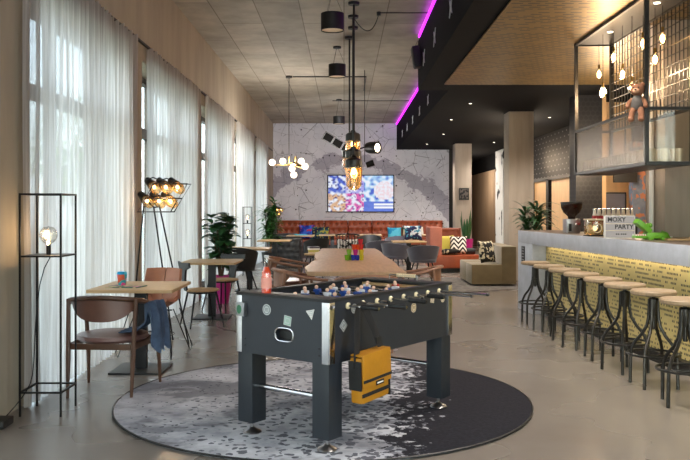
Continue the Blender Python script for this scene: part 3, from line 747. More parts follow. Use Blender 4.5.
# denim jacket over right arm
def jk(u, v):
    # v from seat side over the arm to outside, u along the arm
    x = -.16+.30*u
    prof = [(-.20, .485), (-.08, .492), (-.005, .56), (.012, .70), (.05, .712), (.085, .64), (.10, .5), (.095, .38)]
    k = v*(len(prof)-1); i = min(int(k), len(prof)-2); f = k-i
    px = prof[i][0]*(1-f)+prof[i+1][0]*f; pz = prof[i][1]*(1-f)+prof[i+1][1]*f
    w = .018*math.sin(u*17+v*5)+.014*noise.noise(Vector((u*6, v*6, 1)))
    hang = 1 if v < .6 else 1
    return Vector((.30+px+w*(.4+v), x*(.9+.2*v)+.02*math.sin(v*7), pz+.012*noise.noise(Vector((u*5, v*5, 7)))-(v > .6)*(.06*math.sin(u*9)**2)))
j = MB().grid(jk, 30, 40, .008).build('denim_jacket', 'denim', sharp=60); j.location = (-1.82, 6.17, .0); j.rotation_euler = (0, 0, R(-4))
tag(j, 'blue denim jacket draped over the arm of the nearest walnut armchair', 'jacket')

def hairpin_chair(loc, rz, label):
    t = thing('bucket_chair', label, 'chair', loc, rz)
    def sh(u, v, s=0):
        # v 0 front of seat .. 1 top of back ; u across
        x = (u-.5)
        if v < .5: k = v/.5; y = .22-.40*k; z = .47-.03*math.sin(PI*k); w = .44
        else: k = (v-.5)/.5; y = -.18-.13*k; z = .47+.355*k; w = .44-.06*k
        seam = .02*math.exp(-(x/.02)**2)
        return Vector((x*w, y+(1.2*x*x*.25 if v > .4 else 0)*1.0, z+(.35*x*x if v < .55 else .0)-seam*.0+ (0 if v > .5 else -seam*.5)))
    MB().grid(lambda u, v: sh(u*.485, v), 8, 22, .03).build('shell_pad', 'leather_tan', t)
    MB().grid(lambda u, v: sh(.515+u*.485, v), 8, 22, .03).build('shell_pad', 'leather_tan', t)
    for sx in (-1, 1):
        for sy in (-1, 1):
            b = Vector((sx*.27, sy*.25, .006)); a = Vector((sx*.12, sy*.10, .445)); c = Vector((sx*.20, sy*.14, .445)) if True else a
            a2 = Vector((sx*.17, sy*.05, .445)); m = MB().tube([a2, b+Vector((-.012*sx, -.02*sy, .05)), b, b+Vector((.014*sx, .012*sy, .05)), c], .0055, 6)
            m.build('hairpin_leg', 'black_metal', t)
    MB().box((0, .0, .44), (.36, .012, .012)).box((0, .12, .44), (.36, .012, .012)).build('seat_frame', 'black_metal', t)
    m = MB().torus((0, 0, .2), .19, .005, 24, 6).build('brace_ring', 'black_metal', t); return t
HC = hairpin_chair((-1.86, 7.72, 0), R(170), 'tan leather bucket chair on black hairpin legs behind the nearest oak table')

def fork_chair(loc, rz, label):
    t = thing('dining_chair', label, 'chair', loc, rz, 'black dining chairs with oak seats')
    MB().lathe([(0, .43), (.2, .43), (.215, .44), (.21, .452), (0, .448)], n=28).build('seat', 'oak', t)
    for sx in (-1, 1):
        for sy in (-1, 1): MB().tube([(sx*.14, sy*.13, .43), (sx*.21, sy*.21, 0)], [.014, .009], 8).build('leg', 'black_metal', t)
    poly = [(-.05, .44), (.05, .44), (.055, .58), (.12, .70), (.22, .735), (.215, .79), (.0, .78), (-.215, .79), (-.22, .735), (-.12, .70), (-.055, .58)]
    m = MB(); n = len(poly)
    f = [m.bm.verts.new((x, -.19-.06*(z-.44)/.35+.5*x*x*1.4, z)) for x, z in poly]; bk = [m.bm.verts.new((x, -.215-.06*(z-.44)/.35+.5*x*x*1.4, z)) for x, z in poly]
    m.bm.faces.new(f); m.bm.faces.new(bk[::-1])
    for i in range(n): m.bm.faces.new((f[i], f[(i+1) % n], bk[(i+1) % n], bk[i]))
    m.build('backrest', 'plastic_black', t)
    MB().torus((0, 0, .418), .17, .012, 24, 6).build('seat_ring', 'black_metal', t); return t
FC = fork_chair((-1.74, 9.62, 0), R(-62), 'black chair with oak seat on the near side of the table beside the fig')
again(FC, 'black chair with oak seat on the far side of the table beside the fig', (-1.70, 11.05, 0), R(150))

def shell_chair(loc, rz, label, m='plastic_black', group='black moulded armchairs', w=.29, top=.74, legm='black_metal'):
    t = thing('shell_armchair', label, 'chair', loc, rz, group)
    def fn(u, v):
        a = R(-30-120*0 + 0) ; ang = R(170+200*u)  # wraps round the back
        hgt = .41+(top-.41)*(.72+.28*math.sin(PI*u)**.8)*v
        rad = w*(.80+.22*v)
        return Vector((rad*math.cos(ang), rad*math.sin(ang)*.95, hgt))
    MB().grid(fn, 30, 8, .018).build('backrest', m, t)
    MB().lathe([(0, .42), (w*.7, .425), (w*.84, .46), (w*.80, .475), (0, .462)], n=28).build('seat', m, t)
    for sx in (-1, 1):
        for sy in (-1, 1): MB().tube([(sx*.13, sy*.13, .43), (sx*.25, sy*.25, 0)], [.016, .010], 8).build('leg', legm, t)
    return t
SC = shell_chair((-1.74, 13.15, 0), R(-8), 'black moulded shell armchair between the fig table and the next table', w=.30, top=.80)
GC = shell_chair((1.51, 15.0, 0.014), R(10), 'grey velvet tub chair right of the long table, closest of the grey chairs', 'velvet_grey', 'grey velvet tub chairs', .31, .74, 'black_metal')
again(GC, 'grey velvet tub chair just behind and left of the closest grey one', (1.08, 16.4, 0), R(-35))
again(GC, 'grey velvet tub chair near the far right corner of the long table', (.78, 17.7, 0), R(20))
again(GC, 'dark grey tub chair between the far table and the turquoise cushion', (1.35, 20.2, 0), R(160))
again(SC, 'black moulded armchair on the left beyond the long table by the book stack', (-.62, 17.4, 0), R(30))
again(SC, 'black moulded armchair beyond the far end of the long table, right of the spindle chair', (.62, 19.3, 0), R(170))

def spindle_chair(loc, rz, label):
    t = thing('spindle_chair', label, 'chair', loc, rz)
    MB().box((0, 0, .45), (.42, .42, .035), bev=.012).build('seat', 'plastic_black', t)
    for sx in (-1, 1):
        for sy in (-1, 1): MB().tube([(sx*.15, sy*.15, .44), (sx*.20, sy*.20, 0)], [.014, .012], 8).build('leg', 'plastic_black', t)
    m = MB()
    for i in range(8):
        x = -.17+.34*i/7; m.tube([(x, -.18, .46), (x*1.1, -.235, .98)], .0075, 6)
    m.build('spindles', 'plastic_black', t); MB().tube([(-.21, -.225, .975), (-.1, -.243, .995), (.1, -.243, .995), (.21, -.225, .975)], .022, 8, flat=.6).build('top_rail', 'plastic_black', t); return t
spindle_chair((.06, 14.12, 0), R(0), 'black spindle back chair at the far end of the long table')

# ------------------------------------------------------------------ long communal table
T = thing('communal_table', 'long live-edge wooden table with colourful tumblers on it, behind the foosball table', 'table')
rnd = random.Random(3); L = []; Rr = []
for i in range(25):
    y = 8.5+5.2*i/24; L.append((-.42+.03*math.sin(y*2.4+1.0)+.012*math.sin(y*6), y)); Rr.append((.68-.025*(y-8.5)+.012*math.sin(y*2.6), y))
L[-1] = (-.38, 13.7); L[0] = (-.40, 8.5)
MB().prism(L+Rr[::-1], .705, .75, bev=.006).build('tabletop', 'live_oak', T)
for y in (9.3, 12.9):
    MB().box((.1, y, .35), (.08, .08, .68)).box((.1, y, .02), (.75, .10, .04), bev=.005).box((.1, y, .69), (.75, .10, .03)).build('leg', 'black_metal', T)
for k, (px, lev, c) in enumerate([(347, 0, '#7fc22a'), (350.3, .9, '#8fd03c'), (353.2, 0, '#2440c8'), (357.2, 0, '#2038b8'), (361.4, 0, '#e0d038'), (355.4, 1, '#d01c98'), (361.4, 1, '#e8d23a'), (354, 2, '#f04a1c'), (358, 2, '#f0581c'), (361.0, 2, '#e8302c'), (360.5, 3, '#e02038')]):
    nm = 'cup_%s' % c.strip('#')
    if nm not in M: M[nm] = mat(nm, c, .25, 0, .05, **{'Transmission Weight': .3})
    t = MB(); t.lathe([(0, 0), (.024, 0), (.034, .058), (.034, .06), (.031, .06), (.022, .004), (0, .004)], n=20)
    names = {0: 'lime green tumbler at the left foot of the cup tower', 1: 'upper lime green tumbler on the left of the cup tower', 2: 'left blue tumbler in the bottom row of the cup tower', 3: 'right blue tumbler in the bottom row of the cup tower',
             4: 'bottom yellow tumbler of the cup tower', 5: 'magenta tumbler above the blue ones in the cup tower', 6: 'second yellow tumbler of the cup tower', 7: 'orange tumbler on the left of the third row of the cup tower', 8: 'middle orange tumbler in the third row of the cup tower', 9: 'red tumbler under the topmost one of the cup tower', 10: 'crimson tumbler on top of the cup tower'}
    ob = t.build('tumbler', nm, loc=((px-344)*10.45/785, 10.45, .751+.0705*lev)); ob.scale = (1, 1, 1.165); tag(ob, names[k], 'tumbler', 'coloured tumblers stacked on the long table')
    if k == 1: ob.location.z = .8225; ob.location.y = 10.45; ob.location.x = (349-344)*10.45/785
# a second lime tumbler under the upper one
ob = MB().lathe([(0, 0), (.024, 0), (.034, .058), (.034, .06), (.031, .06), (.022, .004), (0, .004)], n=20).build('tumbler', 'cup_7fc22a', loc=((349.8-344)*10.6/785, 10.52, .751)); ob.scale = (1, 1, 1.165); tag(ob, 'lime green tumbler just behind the leftmost one of the cup tower', 'tumbler', 'coloured tumblers stacked on the long table')

# ------------------------------------------------------------------ tufted upholstery
def tufted(mb, P, U, V, N, w, h, nx, ny, depth=.03, th=.0):
    """P lower-left corner, U/V unit axes, N outward; diamond buttons"""
    P, U, V, N = map(Vector, (P, U, V, N)); btn = []
    for j in range(ny):
        off = .5 if j % 2 else 0
        for i in range(nx + (0 if off else 1)):
            btn.append(((i+off)*w/nx if off else (i*w/nx), (j+.5)*h/ny))
    sp = w/nx
    def fn(u, v):
        x, y = u*w, v*h; d = min(math.hypot(x-a, y-b) for a, b in btn)/sp
        z = depth*(1-math.exp(-(d*3.2)**1.3)) ; e = min(u, 1-u)*w; f = min(v, 1-v)*h
        z -= depth*.9*math.exp(-(e/.015)**2)
        z += -.03*math.exp(-(f/.02)**2)
        return P+U*x+V*y+N*z
    mb.grid(fn, max(18, int(w/.03)), max(12, int(h/.03))); return btn
BQ = thing('banquette', 'long rust leather banquette with tufted back along the mural wall', 'sofa')
bx0, bx1, nb = -2.18, 3.20, 7
for i in range(nb):
    w = (bx1-bx0)/nb; x = bx0+i*w
    m = MB(); tufted(m, (x+.005, 25.42, .46), (1, 0, 0), (0, 0, 1), (0, -1, 0), w-.01, .62, 4, 3, .075); m.bx(x+.005, x+w-.005, 25.425, 25.72, .46, 1.08)
    p = m.build('back_panel', 'leather_rust', BQ)
    m = MB()
    for j in range(3):
        for k in range(4 if j % 2 else 5):
            bxx = x+.005+(k+(.5 if j % 2 else 0))*(w-.01)/4; m.ball((bxx, 25.40, .46+(j+.5)*.62/3), .022, sy=.4, n=5)
    m.build('buttons', 'button_brown', p)
    MB().bx(x+.004, x+w-.004, 24.85, 25.42, .32, .47, .02).build('seat_cushion', 'leather_rust', BQ)
MB().bx(bx0, bx1, 24.9, 25.7, 0, .32).build('plinth', 'plastic_black', BQ)

def cushion(loc, size, rot, m, label, tp=.14):
    w, h = size; mb = MB()
    def fn(u, v, s):
        x, z = (u-.5), (v-.5); pin = 1-.10*(1-(2*x)**2)*(2*z)**2*0 ; edge = max(0, (1-(2*x)**4)*(1-(2*z)**4))**.5
        return Vector((x*w*(1-.08*(1-(2*z)**2)), s*edge*tp/2, z*h*(1-.08*(1-(2*x)**2))))
    mb.grid(lambda u, v: fn(u, v, 1), 12, 12); mb.grid(lambda u, v: fn(1-u, v, -1), 12, 12)
    bmesh.ops.remove_doubles(mb.bm, verts=mb.bm.verts[:], dist=.0005)
    o = mb.build('cushion', m, loc=loc, sharp=80); o.rotation_euler = rot; tag(o, label, 'cushion', 'scatter cushions'); return o
cushion((-1.2, 25.22, .72), (.50, .46), (R(-14), 0, 0), 'blue_print', 'bright blue printed cushion at the left of the rust banquette')
cushion((-.78, 25.2, .68), (.62, .42), (R(-14), 0, 0), 'dark_print', 'dark striped cushion overlapping the bright blue one on the banquette')
cushion((1.62, 25.2, .67), (.46, .40), (R(-14), 0, 0), 'teal_print', 'turquoise cushion on the banquette below the television')
cushion((2.12, 25.24, .72), (.50, .42), (R(-14), 0, 0), 'multi_print', 'beige and green patterned cushion behind the turquoise one')
cushion((.06, 14.02, .70), (.38, .42), (R(8), 0, 0), 'bw_print', 'black and white dotted cushion on the spindle back chair')

# small far tables
for k, (x, y, lb) in enumerate([(1.40, 17.0, 'square table behind the grey velvet chairs'), (-.32, 21.5, 'small far table left of the spindle chair in front of the banquette'), (.66, 21.5, 'small far table right of the spindle chair in front of the banquette'), (2.35, 21.5, 'small far table before the right end of the banquette')]):
    c = again(TA, lb, (x, y, 0)); c['group'] = 'tables in front of the banquette'
# books stack on a stool left of long table
st = thing('side_stool', 'small black stool carrying the stack of books left of the long table', 'stool', (-.62, 16.1, 0))
MB().lathe([(0, .5), (.2, .5), (.2, .53), (0, .53)], n=24).build('seat', 'oak', st)
for a in range(0, 360, 120): MB().tube([(.12*math.cos(R(a)), .12*math.sin(R(a)), .5), (.19*math.cos(R(a)), .19*math.sin(R(a)), 0)], .011, 8).build('leg', 'black_metal', st)
for k, (c, lb) in enumerate((('cream', 'cream book at the bottom of the stack left of the long table'), ('lime', 'yellow-green book in the middle of the stack left of the long table'), ('white', 'white book near the top of the stack left of the long table'), ('velvet_grey', 'grey book topping the stack left of the long table'))):
    o = MB().box((0, 0, .0), (.22, .16, .034), RZ(k*7), bev=.002).build('book', c, loc=(-.62, 16.1, .5485+k*.0352)); tag(o, lb, 'book', 'books on the side stool')

# ------------------------------------------------------------------ black chesterfield armchair
C = thing('tufted_armchair', 'black tufted leather armchair seen from behind in front of the banquette', 'armchair', (-1.42, 19.5, 0), R(0))
m = MB(); tufted(m, (-.36, -.36, .16), (1, 0, 0), (0, 0, 1), (0, -1, 0), .72, .56, 5, 4, .035); m.bx(-.36, .36, -.358, -.22, .16, .72, 0)
m.build('backrest', 'leather_black', C)
MB().tube([(-.37, -.30, .70), (.37, -.30, .70)], .075, 12).build('back_roll', 'leather_black', C)
for s in (-1, 1):
    m = MB(); tufted(m, (s*.36, -.32 if s > 0 else .36, .16), (0, s, 0), (0, 0, 1), (s, 0, 0), .68, .40, 4, 3, .03); m.bx(s*.22, s*.358, -.33, .36, .16, .57); m.tube([(s*.31, -.28, .58), (s*.31, .38, .58)], .07, 12); m.build('armrest', 'leather_black', C)
MB().bx(-.22, .22, -.22, .38, .2, .42, .03).build('seat_cushion', 'leather_black', C)
for sx in (-1, 1):
    for sy in (-1, 1): MB().tube([(sx*.3, sy*.3, .17), (sx*.31, sy*.31, 0)], [.03, .016], 10).build('leg', 'walnut', C)
again(C, 'black tufted leather armchair further left behind the palm table', (-2.0+.25, 21.9, 0), R(20), group='black tufted armchairs'); C['group'] = 'black tufted armchairs'
# grey side cabinet of drinks trays left: folded newspaper
o = MB().box((0, 0, 0), (.32, .24, .02), RZ(15), bev=.004).build('newspaper', M['teal_print'], loc=(-1.15, 20.9, .762)); tag(o, 'folded blue and white newspaper on the far table before the tufted armchair', 'newspaper')

# ------------------------------------------------------------------ orange corner booth, beige lounge seat
K = thing('corner_booth', 'orange leather booth with pink left end, right of the grey chairs', 'sofa', (0, 0, 0))
MB().bx(2.03, 3.05, 17.72, 18.55, .10, .40, .03).build('seat', 'leather_rust', K)
m = MB(); tufted(m, (2.03, 18.42, .40), (1, 0, 0), (0, 0, 1), (0, -1, 0), .68, .60, 4, 3, .03); m.bx(2.03, 2.74, 18.42, 18.62, .1, 1.0); m.build('backrest', 'leather_chestnut', K)
m = MB(); m.bx(1.94, 2.22, 17.74, 18.6, .1, 1.03, .03); m.build('end_panel', 'leather_pink', K)['label'] = 'pink leather end panel'
MB().bx(2.08, 3.0, 17.8, 18.5, 0, .1).build('plinth', 'plastic_black', K)
cushion((2.36, 18.18, .62), (.40, .44), (R(-16), 0, R(8)), 'lime', 'lime yellow cushion leaning in the orange booth')
cushion((2.62, 18.0, .62), (.40, .42), (R(-18), 0, R(-6)), 'chevron', 'black and white chevron cushion in the orange booth')
o = cushion((2.40, 17.90, .47), (.46, .30), (R(80), 0, R(5)), 'leopard', 'small black and white oval cushion lying on the orange booth seat', .12)
o = MB().tube([(2.72, 18.1, .475), (3.02, 18.1, .475)], .07, 14).build('bolster', 'leather_black'); tag(o, 'black leather bolster lying on the right of the orange booth seat', 'bolster')

BS = thing('lounge_seat', 'beige low lounge seat with single side back, on the grey patterned rug', 'lounge seat', (0, 0, .014))
for a, b in ((14.52, 15.25), (15.26, 16.0)):
    MB().bx(2.36, 2.93, a, b, .03, .40, .03).build('seat', 'beige', BS); MB().bx(2.91, 3.19, a, b, .03, .735, .035).build('backrest', 'beige', BS)
cushion((2.70, 14.86, .63), (.44, .42), (R(-12), R(0), R(42)), 'leopard', 'black and cream blotched cushion leaning on the beige lounge seat')
o = cushion((2.10, 19.4, .60), (.5, .40), (R(-20), 0, R(25)), 'navy_print', 'navy and white printed cushion beside the pink booth end')
o.location = (1.75, 17.25, .86); 
# lands on the square table behind grey chairs: a bag of printed cloth
o['label'] = 'navy and white printed cushion propped on the table beside the pink booth end'; o.location = (1.50, 17.05, .925); o.rotation_euler = (R(-10), 0, R(10)); o.scale = (.8, .8, .8)
lc = thing('table_lamp', 'small white shade lamp on the table beside the pink booth end', 'lamp', (1.70, 17.25, .7505))
MB().lathe([(0, 0), (.05, 0), (.05, .01), (.008, .015), (.008, .16), (0, .16)], n=16).build('base', 'black_metal', lc); MB().lathe([(.045, .14), (.035, .30), (.03, .30), (.04, .14)], n=20, cap=False).build('lamp_shade', 'white', lc)

# ------------------------------------------------------------------ plants
def pot(t, r0, r1, h, m):
    MB().lathe([(0, 0), (r0, 0), (r1, h), (r1-.015, h), (r1-.02, h-.03), (0, h-.03)], n=32).build('pot', m, t); MB().lathe([(0, h-.031), (r1-.021, h-.031), (0, h-.022)], n=24).build('soil', 'soil', t)
t = thing('fiddle_leaf_fig', 'bushy fiddle leaf fig in a magenta pot behind the second oak table', 'plant', (-1.88, 12.0, 0)); pot(t, .12, .165, .42, 'magenta')
m = MB(); rnd = random.Random(5); stems = MB()
for s in range(7):
    a = s*.9; tip = Vector((.16*math.cos(a), .16*math.sin(a), rnd.uniform(1.15, 1.42))); stems.tube([(0.02*math.cos(a), .02*math.sin(a), .38), tip*.6+Vector((0, 0, .1)), tip], [.012, .009, .004], 6)
    for k in range(34):
        f = rnd.uniform(.18, 1); p = Vector((0, 0, .38))*(1-f)+tip*f; b = rnd.uniform(0, 6.28); d = Vector((math.cos(b), math.sin(b)*.85, rnd.uniform(-.1, .9)))
        m.leaf(p, d, rnd.uniform(.16, .25), rnd.uniform(.12, .17), .3, 5, .2)
m.build('foliage', ['leaf_dark'], t); stems.build('stem', 'bark', t)

def palm(loc, label, h, seed, nf, ll, mm, spread=1, lw=.03, potm='plastic_black', potsz=(.13, .17, .32), stemn=3, zlo=.45):
    t = thing('potted_palm', label, 'plant', loc); pot(t, *potsz, potm); rnd = random.Random(seed); m = MB(); s = MB()
    for i in range(stemn):
        a = rnd.uniform(0, 6.28); tip = Vector((.12*math.cos(a), .12*math.sin(a), h*rnd.uniform(.66, .86))); s.tube([(.03*math.cos(a), .03*math.sin(a), potsz[2]-.03), tip], [.014, .009], 6)
        for k in range(nf):
            f = rnd.uniform(zlo, 1); p = tip*f; p.z = potsz[2]+(tip.z-potsz[2])*f; b = rnd.uniform(0, 6.28); d = Vector((math.cos(b)*spread, math.sin(b)*spread, rnd.uniform(.1, 1.3)))
            m.leaf(p, d, ll*rnd.uniform(.6, 1.1), lw*rnd.uniform(.8, 1.2), .45, 5, .1)
    m.build('foliage', mm, t); s.build('stem', 'bark', t); return t
palm((-1.80, 19.0, 0), 'tall feathery palm by the far left windows', 1.95, 9, 85, .38, 'leaf', .85, .07, 'plastic_black', (.15, .2, .4), 5, .2)
palm((3.32, 13.9, 0), 'spiky yucca palm before the second concrete column at the end of the bar', 1.85, 12, 50, .50, 'leaf_dark', .8, .06, 'plastic_black', (.15, .2, .45), 3, .5)
t = thing('snake_plant', 'upright snake plant in a magenta pot behind the orange booth', 'plant', (2.98, 19.1, 0)); pot(t, .12, .16, .72, 'magenta')
m = MB(); rnd = random.Random(8)
for k in range(11):
    a = 6.28*k/11; m.leaf((.07*math.cos(a), .07*math.sin(a), .68), (.18*math.cos(a)*rnd.uniform(.3, 1.4), .18*math.sin(a), 1), rnd.uniform(.45, .78), .075, -.0, 6, .35, up=(math.cos(a), math.sin(a), .1))
m.build('foliage', 'leaf_dark', t)

# ------------------------------------------------------------------ cluster bulb lamps (tripod)
def tripod_lamp(loc, rz, label, scale=1):
    t = thing('tripod_lamp', label, 'lamp', loc, rz, 'tripod lamps with bulb clusters'); t.scale = (scale,)*3
    feet = [(-.31, -.05, 0), (.10, .16, 0), (.33, -.12, 0)]; tops = [(-.17, 0, 1.55), (-.08, .04, 1.45), (.0, -.03, 1.45)]
    for f, p in zip(feet, tops): MB().tube([f, p], .009, 8).build('leg', 'black_metal', t)
    MB().tube([(-.17, 0, 1.55), (-.08, .04, 1.45), (0, -.03, 1.45), (-.1, 0, 1.62)], .01, 8).build('tripod_joint', 'black_metal', t)
    # parallelogram cage in the x/z plane
    for y in (-.09, .09):
        m = MB().tube([(-.22, y, 1.40), (.13, y, 1.40), (.31, y, 1.70), (-.05, y, 1.70)], .008, 8, True); m.tube([(-.14, y, 1.545), (.215, y, 1.545)], .007, 8); m.build('cage', 'black_metal', t)
    for r in range(2):
        for k in range(3):
            x = -.10+k*.125+r*.075; z = 1.50+r*.15; d = Vector((.55, -.55, -.45)).normalized(); rot = d.to_track_quat('Z', 'Y').to_matrix(); o = Vector((x-.08, .03, z+.05))
            sh = MB().lathe([(0, -.09), (.035, -.09), (.044, -.02), (.055, .03), (.052, .03), (.042, -.02), (0, -.06)], o, 16, rot).build('lamp_shade', 'black_metal', t)
            MB().lathe([(.02, .0), (.05, .035), (.062, .09), (.045, .15)], o, 16, rot, cap=False).build('glass_shade', 'amber_glass', sh)
            MB().ball(o+d*.07, .019, n=8).build('bulb', 'bulb_far', sh)
    MB().tube([(-.17, .0, 1.73), (-.08, .0, 1.77), (0, 0, 1.74), (.07, 0, 1.76), (.14, 0, 1.72)], .007, 6).build('cable', 'plastic_black', t)
    return t
tripod_lamp((-1.97, 8.42, 0), 0, 'black tripod floor lamp with six glowing bulbs behind the tan bucket chair')
tripod_lamp((-2.0, 22.9, 0), 0, 'distant tripod lamp with glowing bulbs behind the far palm', .86)

# ------------------------------------------------------------------ bar counter
bar_u = Vector((-.0660, .9978, 0)); BANG = math.atan2(bar_u.x*-1, bar_u.y)
BAR = thing('bar_counter', 'long concrete bar counter with gold perforated front on the right', 'bar counter', (2.52, 11.37, 0), 0)
BAR.rotation_euler = (0, 0, BANG)     # local -Y runs towards the camera, local +X is behind the bar
LB = 8.2
MB().bx(0, .66, -LB, 0, .95, 1.125, .006).build('countertop', 'bar_conc', BAR)
MB().bx(0, .6, -.68, 0, 0, .95, .004).build('end_panel', 'bar_conc', BAR)
g = MB(); g.bx(0, LB-.68, -.01, .01, .10, .95); g = g.build('front_panel', 'gold_bar', BAR); g.location = (.20, -.68, 0); g.rotation_euler = (0, 0, -PI/2)
MB().bx(.20, .60, -LB, -.68, .02, .95).build('carcass', 'plastic_black', BAR)
MB().bx(.12, .22, -LB, -.68, 0, .10).build('kick_plinth', 'black_metal', BAR)
us = MB().bx(.19, .205, -LB+.1, -.72, .93, .948).build('light_strip', 'strip_glow', BAR)
sg = MB().box((-.004, -.27, .80), (.008, .15, .22), bev=.002).build('menu_sign', 'plastic_black', BAR)
m = MB()
for k in range(5): m.box((-.0095, -.27, .88-k*.04), (.002, .10, .012))
m.build('lettering', M['steel'], sg)
BMX = Matrix.Translation((2.52, 11.37, 0)) @ Matrix.Rotation(BANG, 4, 'Z')

# stools
def bar_stool(loc, rz, label):
    t = thing('bar_stool', label, 'bar stool', loc, rz, 'industrial bar stools along the bar')
    MB().lathe([(0, .735), (.165, .735), (.178, .745), (.178, .765), (.168, .775), (0, .775)], n=36).build('seat', 'seat_wood', t)
    m = MB().cyl((0, 0, .46), (0, 0, .735), .016, n=12).lathe([(0, .60), (.030, .57), (.040, .60), (.042, .70), (.030, .71), (0, .71)], n=16).lathe([(0, .725), (.09, .725), (.09, .735), (0, .735)], n=20)
    m.build('screw_column', 'gun_metal', t)
    h = MB().tube([(0.02, -.03, .70), (.03, -.07, .70)], .008, 8).ball((.03, -.075, .70), .012, n=6).build('locking_knob', 'gun_metal', t)
    for k in range(4):
        a = R(45+90*k); c, s = math.cos(a), math.sin(a)
        pr = [(.034, .70), (.036, .62), (.04, .55), (.055, .48), (.095, .41), (.15, .345), (.182, .28), (.188, .20), (.19, .10), (.192, .0)]
        MB().tube([(r*c, r*s, z) for r, z in pr], .0135, 8).build('leg', 'gun_metal', t)
    MB().torus((0, 0, .26), .20, .010, 36, 8).build('foot_ring', 'gun_metal', t); MB().tube([(-.18, 0, .245), (.18, 0, .245)], .007, 6).build('brace_bar', 'gun_metal', t)
    return t
ST = [(2.40, 9.85), (2.415, 9.25), (2.435, 8.67), (2.445, 8.09), (2.47, 7.49), (2.475, 6.92), (2.50, 6.34), (2.49, 5.73), (2.53, 5.13)]
slab = ['farthest one, by the concrete end panel', 'second from the far end', 'third from the far end', 'fourth from the far end', 'fourth from the near end', 'third from the near end', 'second from the near end', 'nearest one, at the right picture edge', 'only its leg peeking in at the right edge']
proto = None
for k, ((x, y), lb) in enumerate(zip(ST, slab)):
    if k == 8: continue
    lb = 'black bar stool with round wooden seat, '+lb
    if proto is None: proto = bar_stool((x, y, 0), 0, lb); continue
    again(proto, lb, (x, y, 0), R((k*23) % 40-15))

# things on the bar
ZB = 1.1296
def onbar(px, Y): return ((px-344)*Y/785, Y, ZB)
L = bpy.data.lights.new('strip_light', 'AREA'); L.shape = 'RECTANGLE'; L.size = .03; L.size_y = 7.2; L.energy = 4; L.color = (1, .84, .6)
lo = bpy.data.objects.new('strip_light', L); COL.objects.link(lo); lo.parent = BAR; lo.location = (.15, -LB/2-.3, .94); lo.rotation_euler = (0, R(8), 0)
MB().bx(.03, .63, -LB+.02, -.03, 1.1245, 1.129, .001).build('top_inlay', 'inlay', BAR)
g = thing('coffee_grinder', 'espresso grinder with dark round bean hopper at the far end of the bar', 'coffee grinder', onbar(571.5, 10.0))
g.scale = (1.12, 1.12, 1.18); MB().box((0, 0, .075), (.15, .19, .15), bev=.012).build('body', 'steel', g); MB().box((-.045, -.10, .06), (.03, .02, .08), bev=.003).build('front_panel', 'plastic_black', g)
MB().box((.04, -.098, .09), (.05, .012, .03), bev=.003).build('dosing_head', 'chrome', g)
MB().lathe([(.035, .15), (.045, .18), (.09, .22), (.115, .27), (.118, .315), (0, .315)], n=28).build('bean_hopper', 'dark_glass', g); MB().lathe([(0, .20), (.075, .215), (.10, .27), (0, .28)], n=20).build('coffee_beans', 'soil', g)
MB().lathe([(0, .315), (.122, .315), (.122, .332), (0, .335)], n=28).build('lid', 'plastic_black', g)

j = thing('drink_dispenser', 'warm glowing square glass dispenser with round tap plate between grinder and letter sign', 'dispenser', onbar(594.5, 8.75))
MB().box((0, 0, .095), (.19, .16, .16), bev=.014).build('glass_tank', M['amber_glass'], j); MB().box((0, 0, .006), (.20, .17, .012), bev=.003).build('base', 'black_metal', j); MB().box((0, 0, .184), (.2, .17, .016), bev=.004).build('lid', 'cream', j)
MB().torus((0, -.086, .09), .05, .006, 24, 6, RX(90)).build('round_plate', 'cream', j); MB().ball((0, 0, .085), .03, n=8).build('bulb', M['globe'], j)
rk = thing('bottle_crate', 'low dark crate holding the small red bottles behind the letter sign', 'crate', onbar(612, 9.35))
MB().box((0, 0, .012), (.5, .26, .02)).box((0, -.13, .06), (.5, .01, .10)).box((0, .13, .06), (.5, .01, .10)).box((-.25, 0, .06), (.01, .26, .10)).box((.25, 0, .06), (.01, .26, .10)).build('frame', 'plastic_black', rk)
MB().box((0, 0, .10), (.48, .24, .012)).build('shelf', 'plastic_black', rk)
pb = None
for k in range(24):
    r, c = divmod(k, 8); xx = -.20+c*.057+(.0 if r % 2 else .012); yy = -.08+r*.08
    loc = Vector(onbar(612, 9.35))+Vector((xx, yy, .1065))
    if pb is None:
        pb = thing('soda_bottle', 'small clear bottle with red label and silver cap behind the letter sign', 'bottle', loc, 0, 'small bottles behind the letter sign'); pb.scale = (1.15, 1.15, 1.5)
        MB().lathe([(0, 0), (.019, 0), (.021, .005), (.021, .07), (.010, .10), (.009, .125), (0, .125)], n=12).build('glass_body', 'tumbler', pb); MB().lathe([(.0216, .006), (.0216, .078)], n=12, cap=False).build('paper_label', 'red', pb); MB().lathe([(0, .123), (.012, .123), (.012, .133), (0, .135)], n=10).build('cap', 'chrome', pb)
    else: c_ = copy_tree(pb); c_.location = loc
s = thing('letter_sign', 'white lightbox letter sign reading MOXY PARTY on the bar', 'sign', onbar(619.3, 8.02), R(-4))
MB().box((0, 0, .118), (.305, .045, .232), bev=.004).build('housing', 'white', s)
M['sign_face'] = emis('sign_face', '#efe6dc', .25)
fc = MB().box((0, -.0235, .118), (.29, .004, .218)).build('face_panel', 'sign_face', s)
m = MB()
for z in (.085, .155): m.box((0, -.027, z-.005), (.29, .004, .004))
m.build('letter_rail', 'cream', s)
text_mesh('MOXY', .062, 'lettering', 'plastic_black', s, (-.035, -.0285, .192), (PI/2, 0, 0)); text_mesh('PARTY', .062, 'lettering', 'plastic_black', s, (.04, -.0285, .118), (PI/2, 0, 0))
m = MB()
for x in (-.035, -.015, .015, .035, .055): m.box((x, -.028, .045), (.014, .002, .012), bev=.002)
m.build('symbols', 'plastic_black', s)

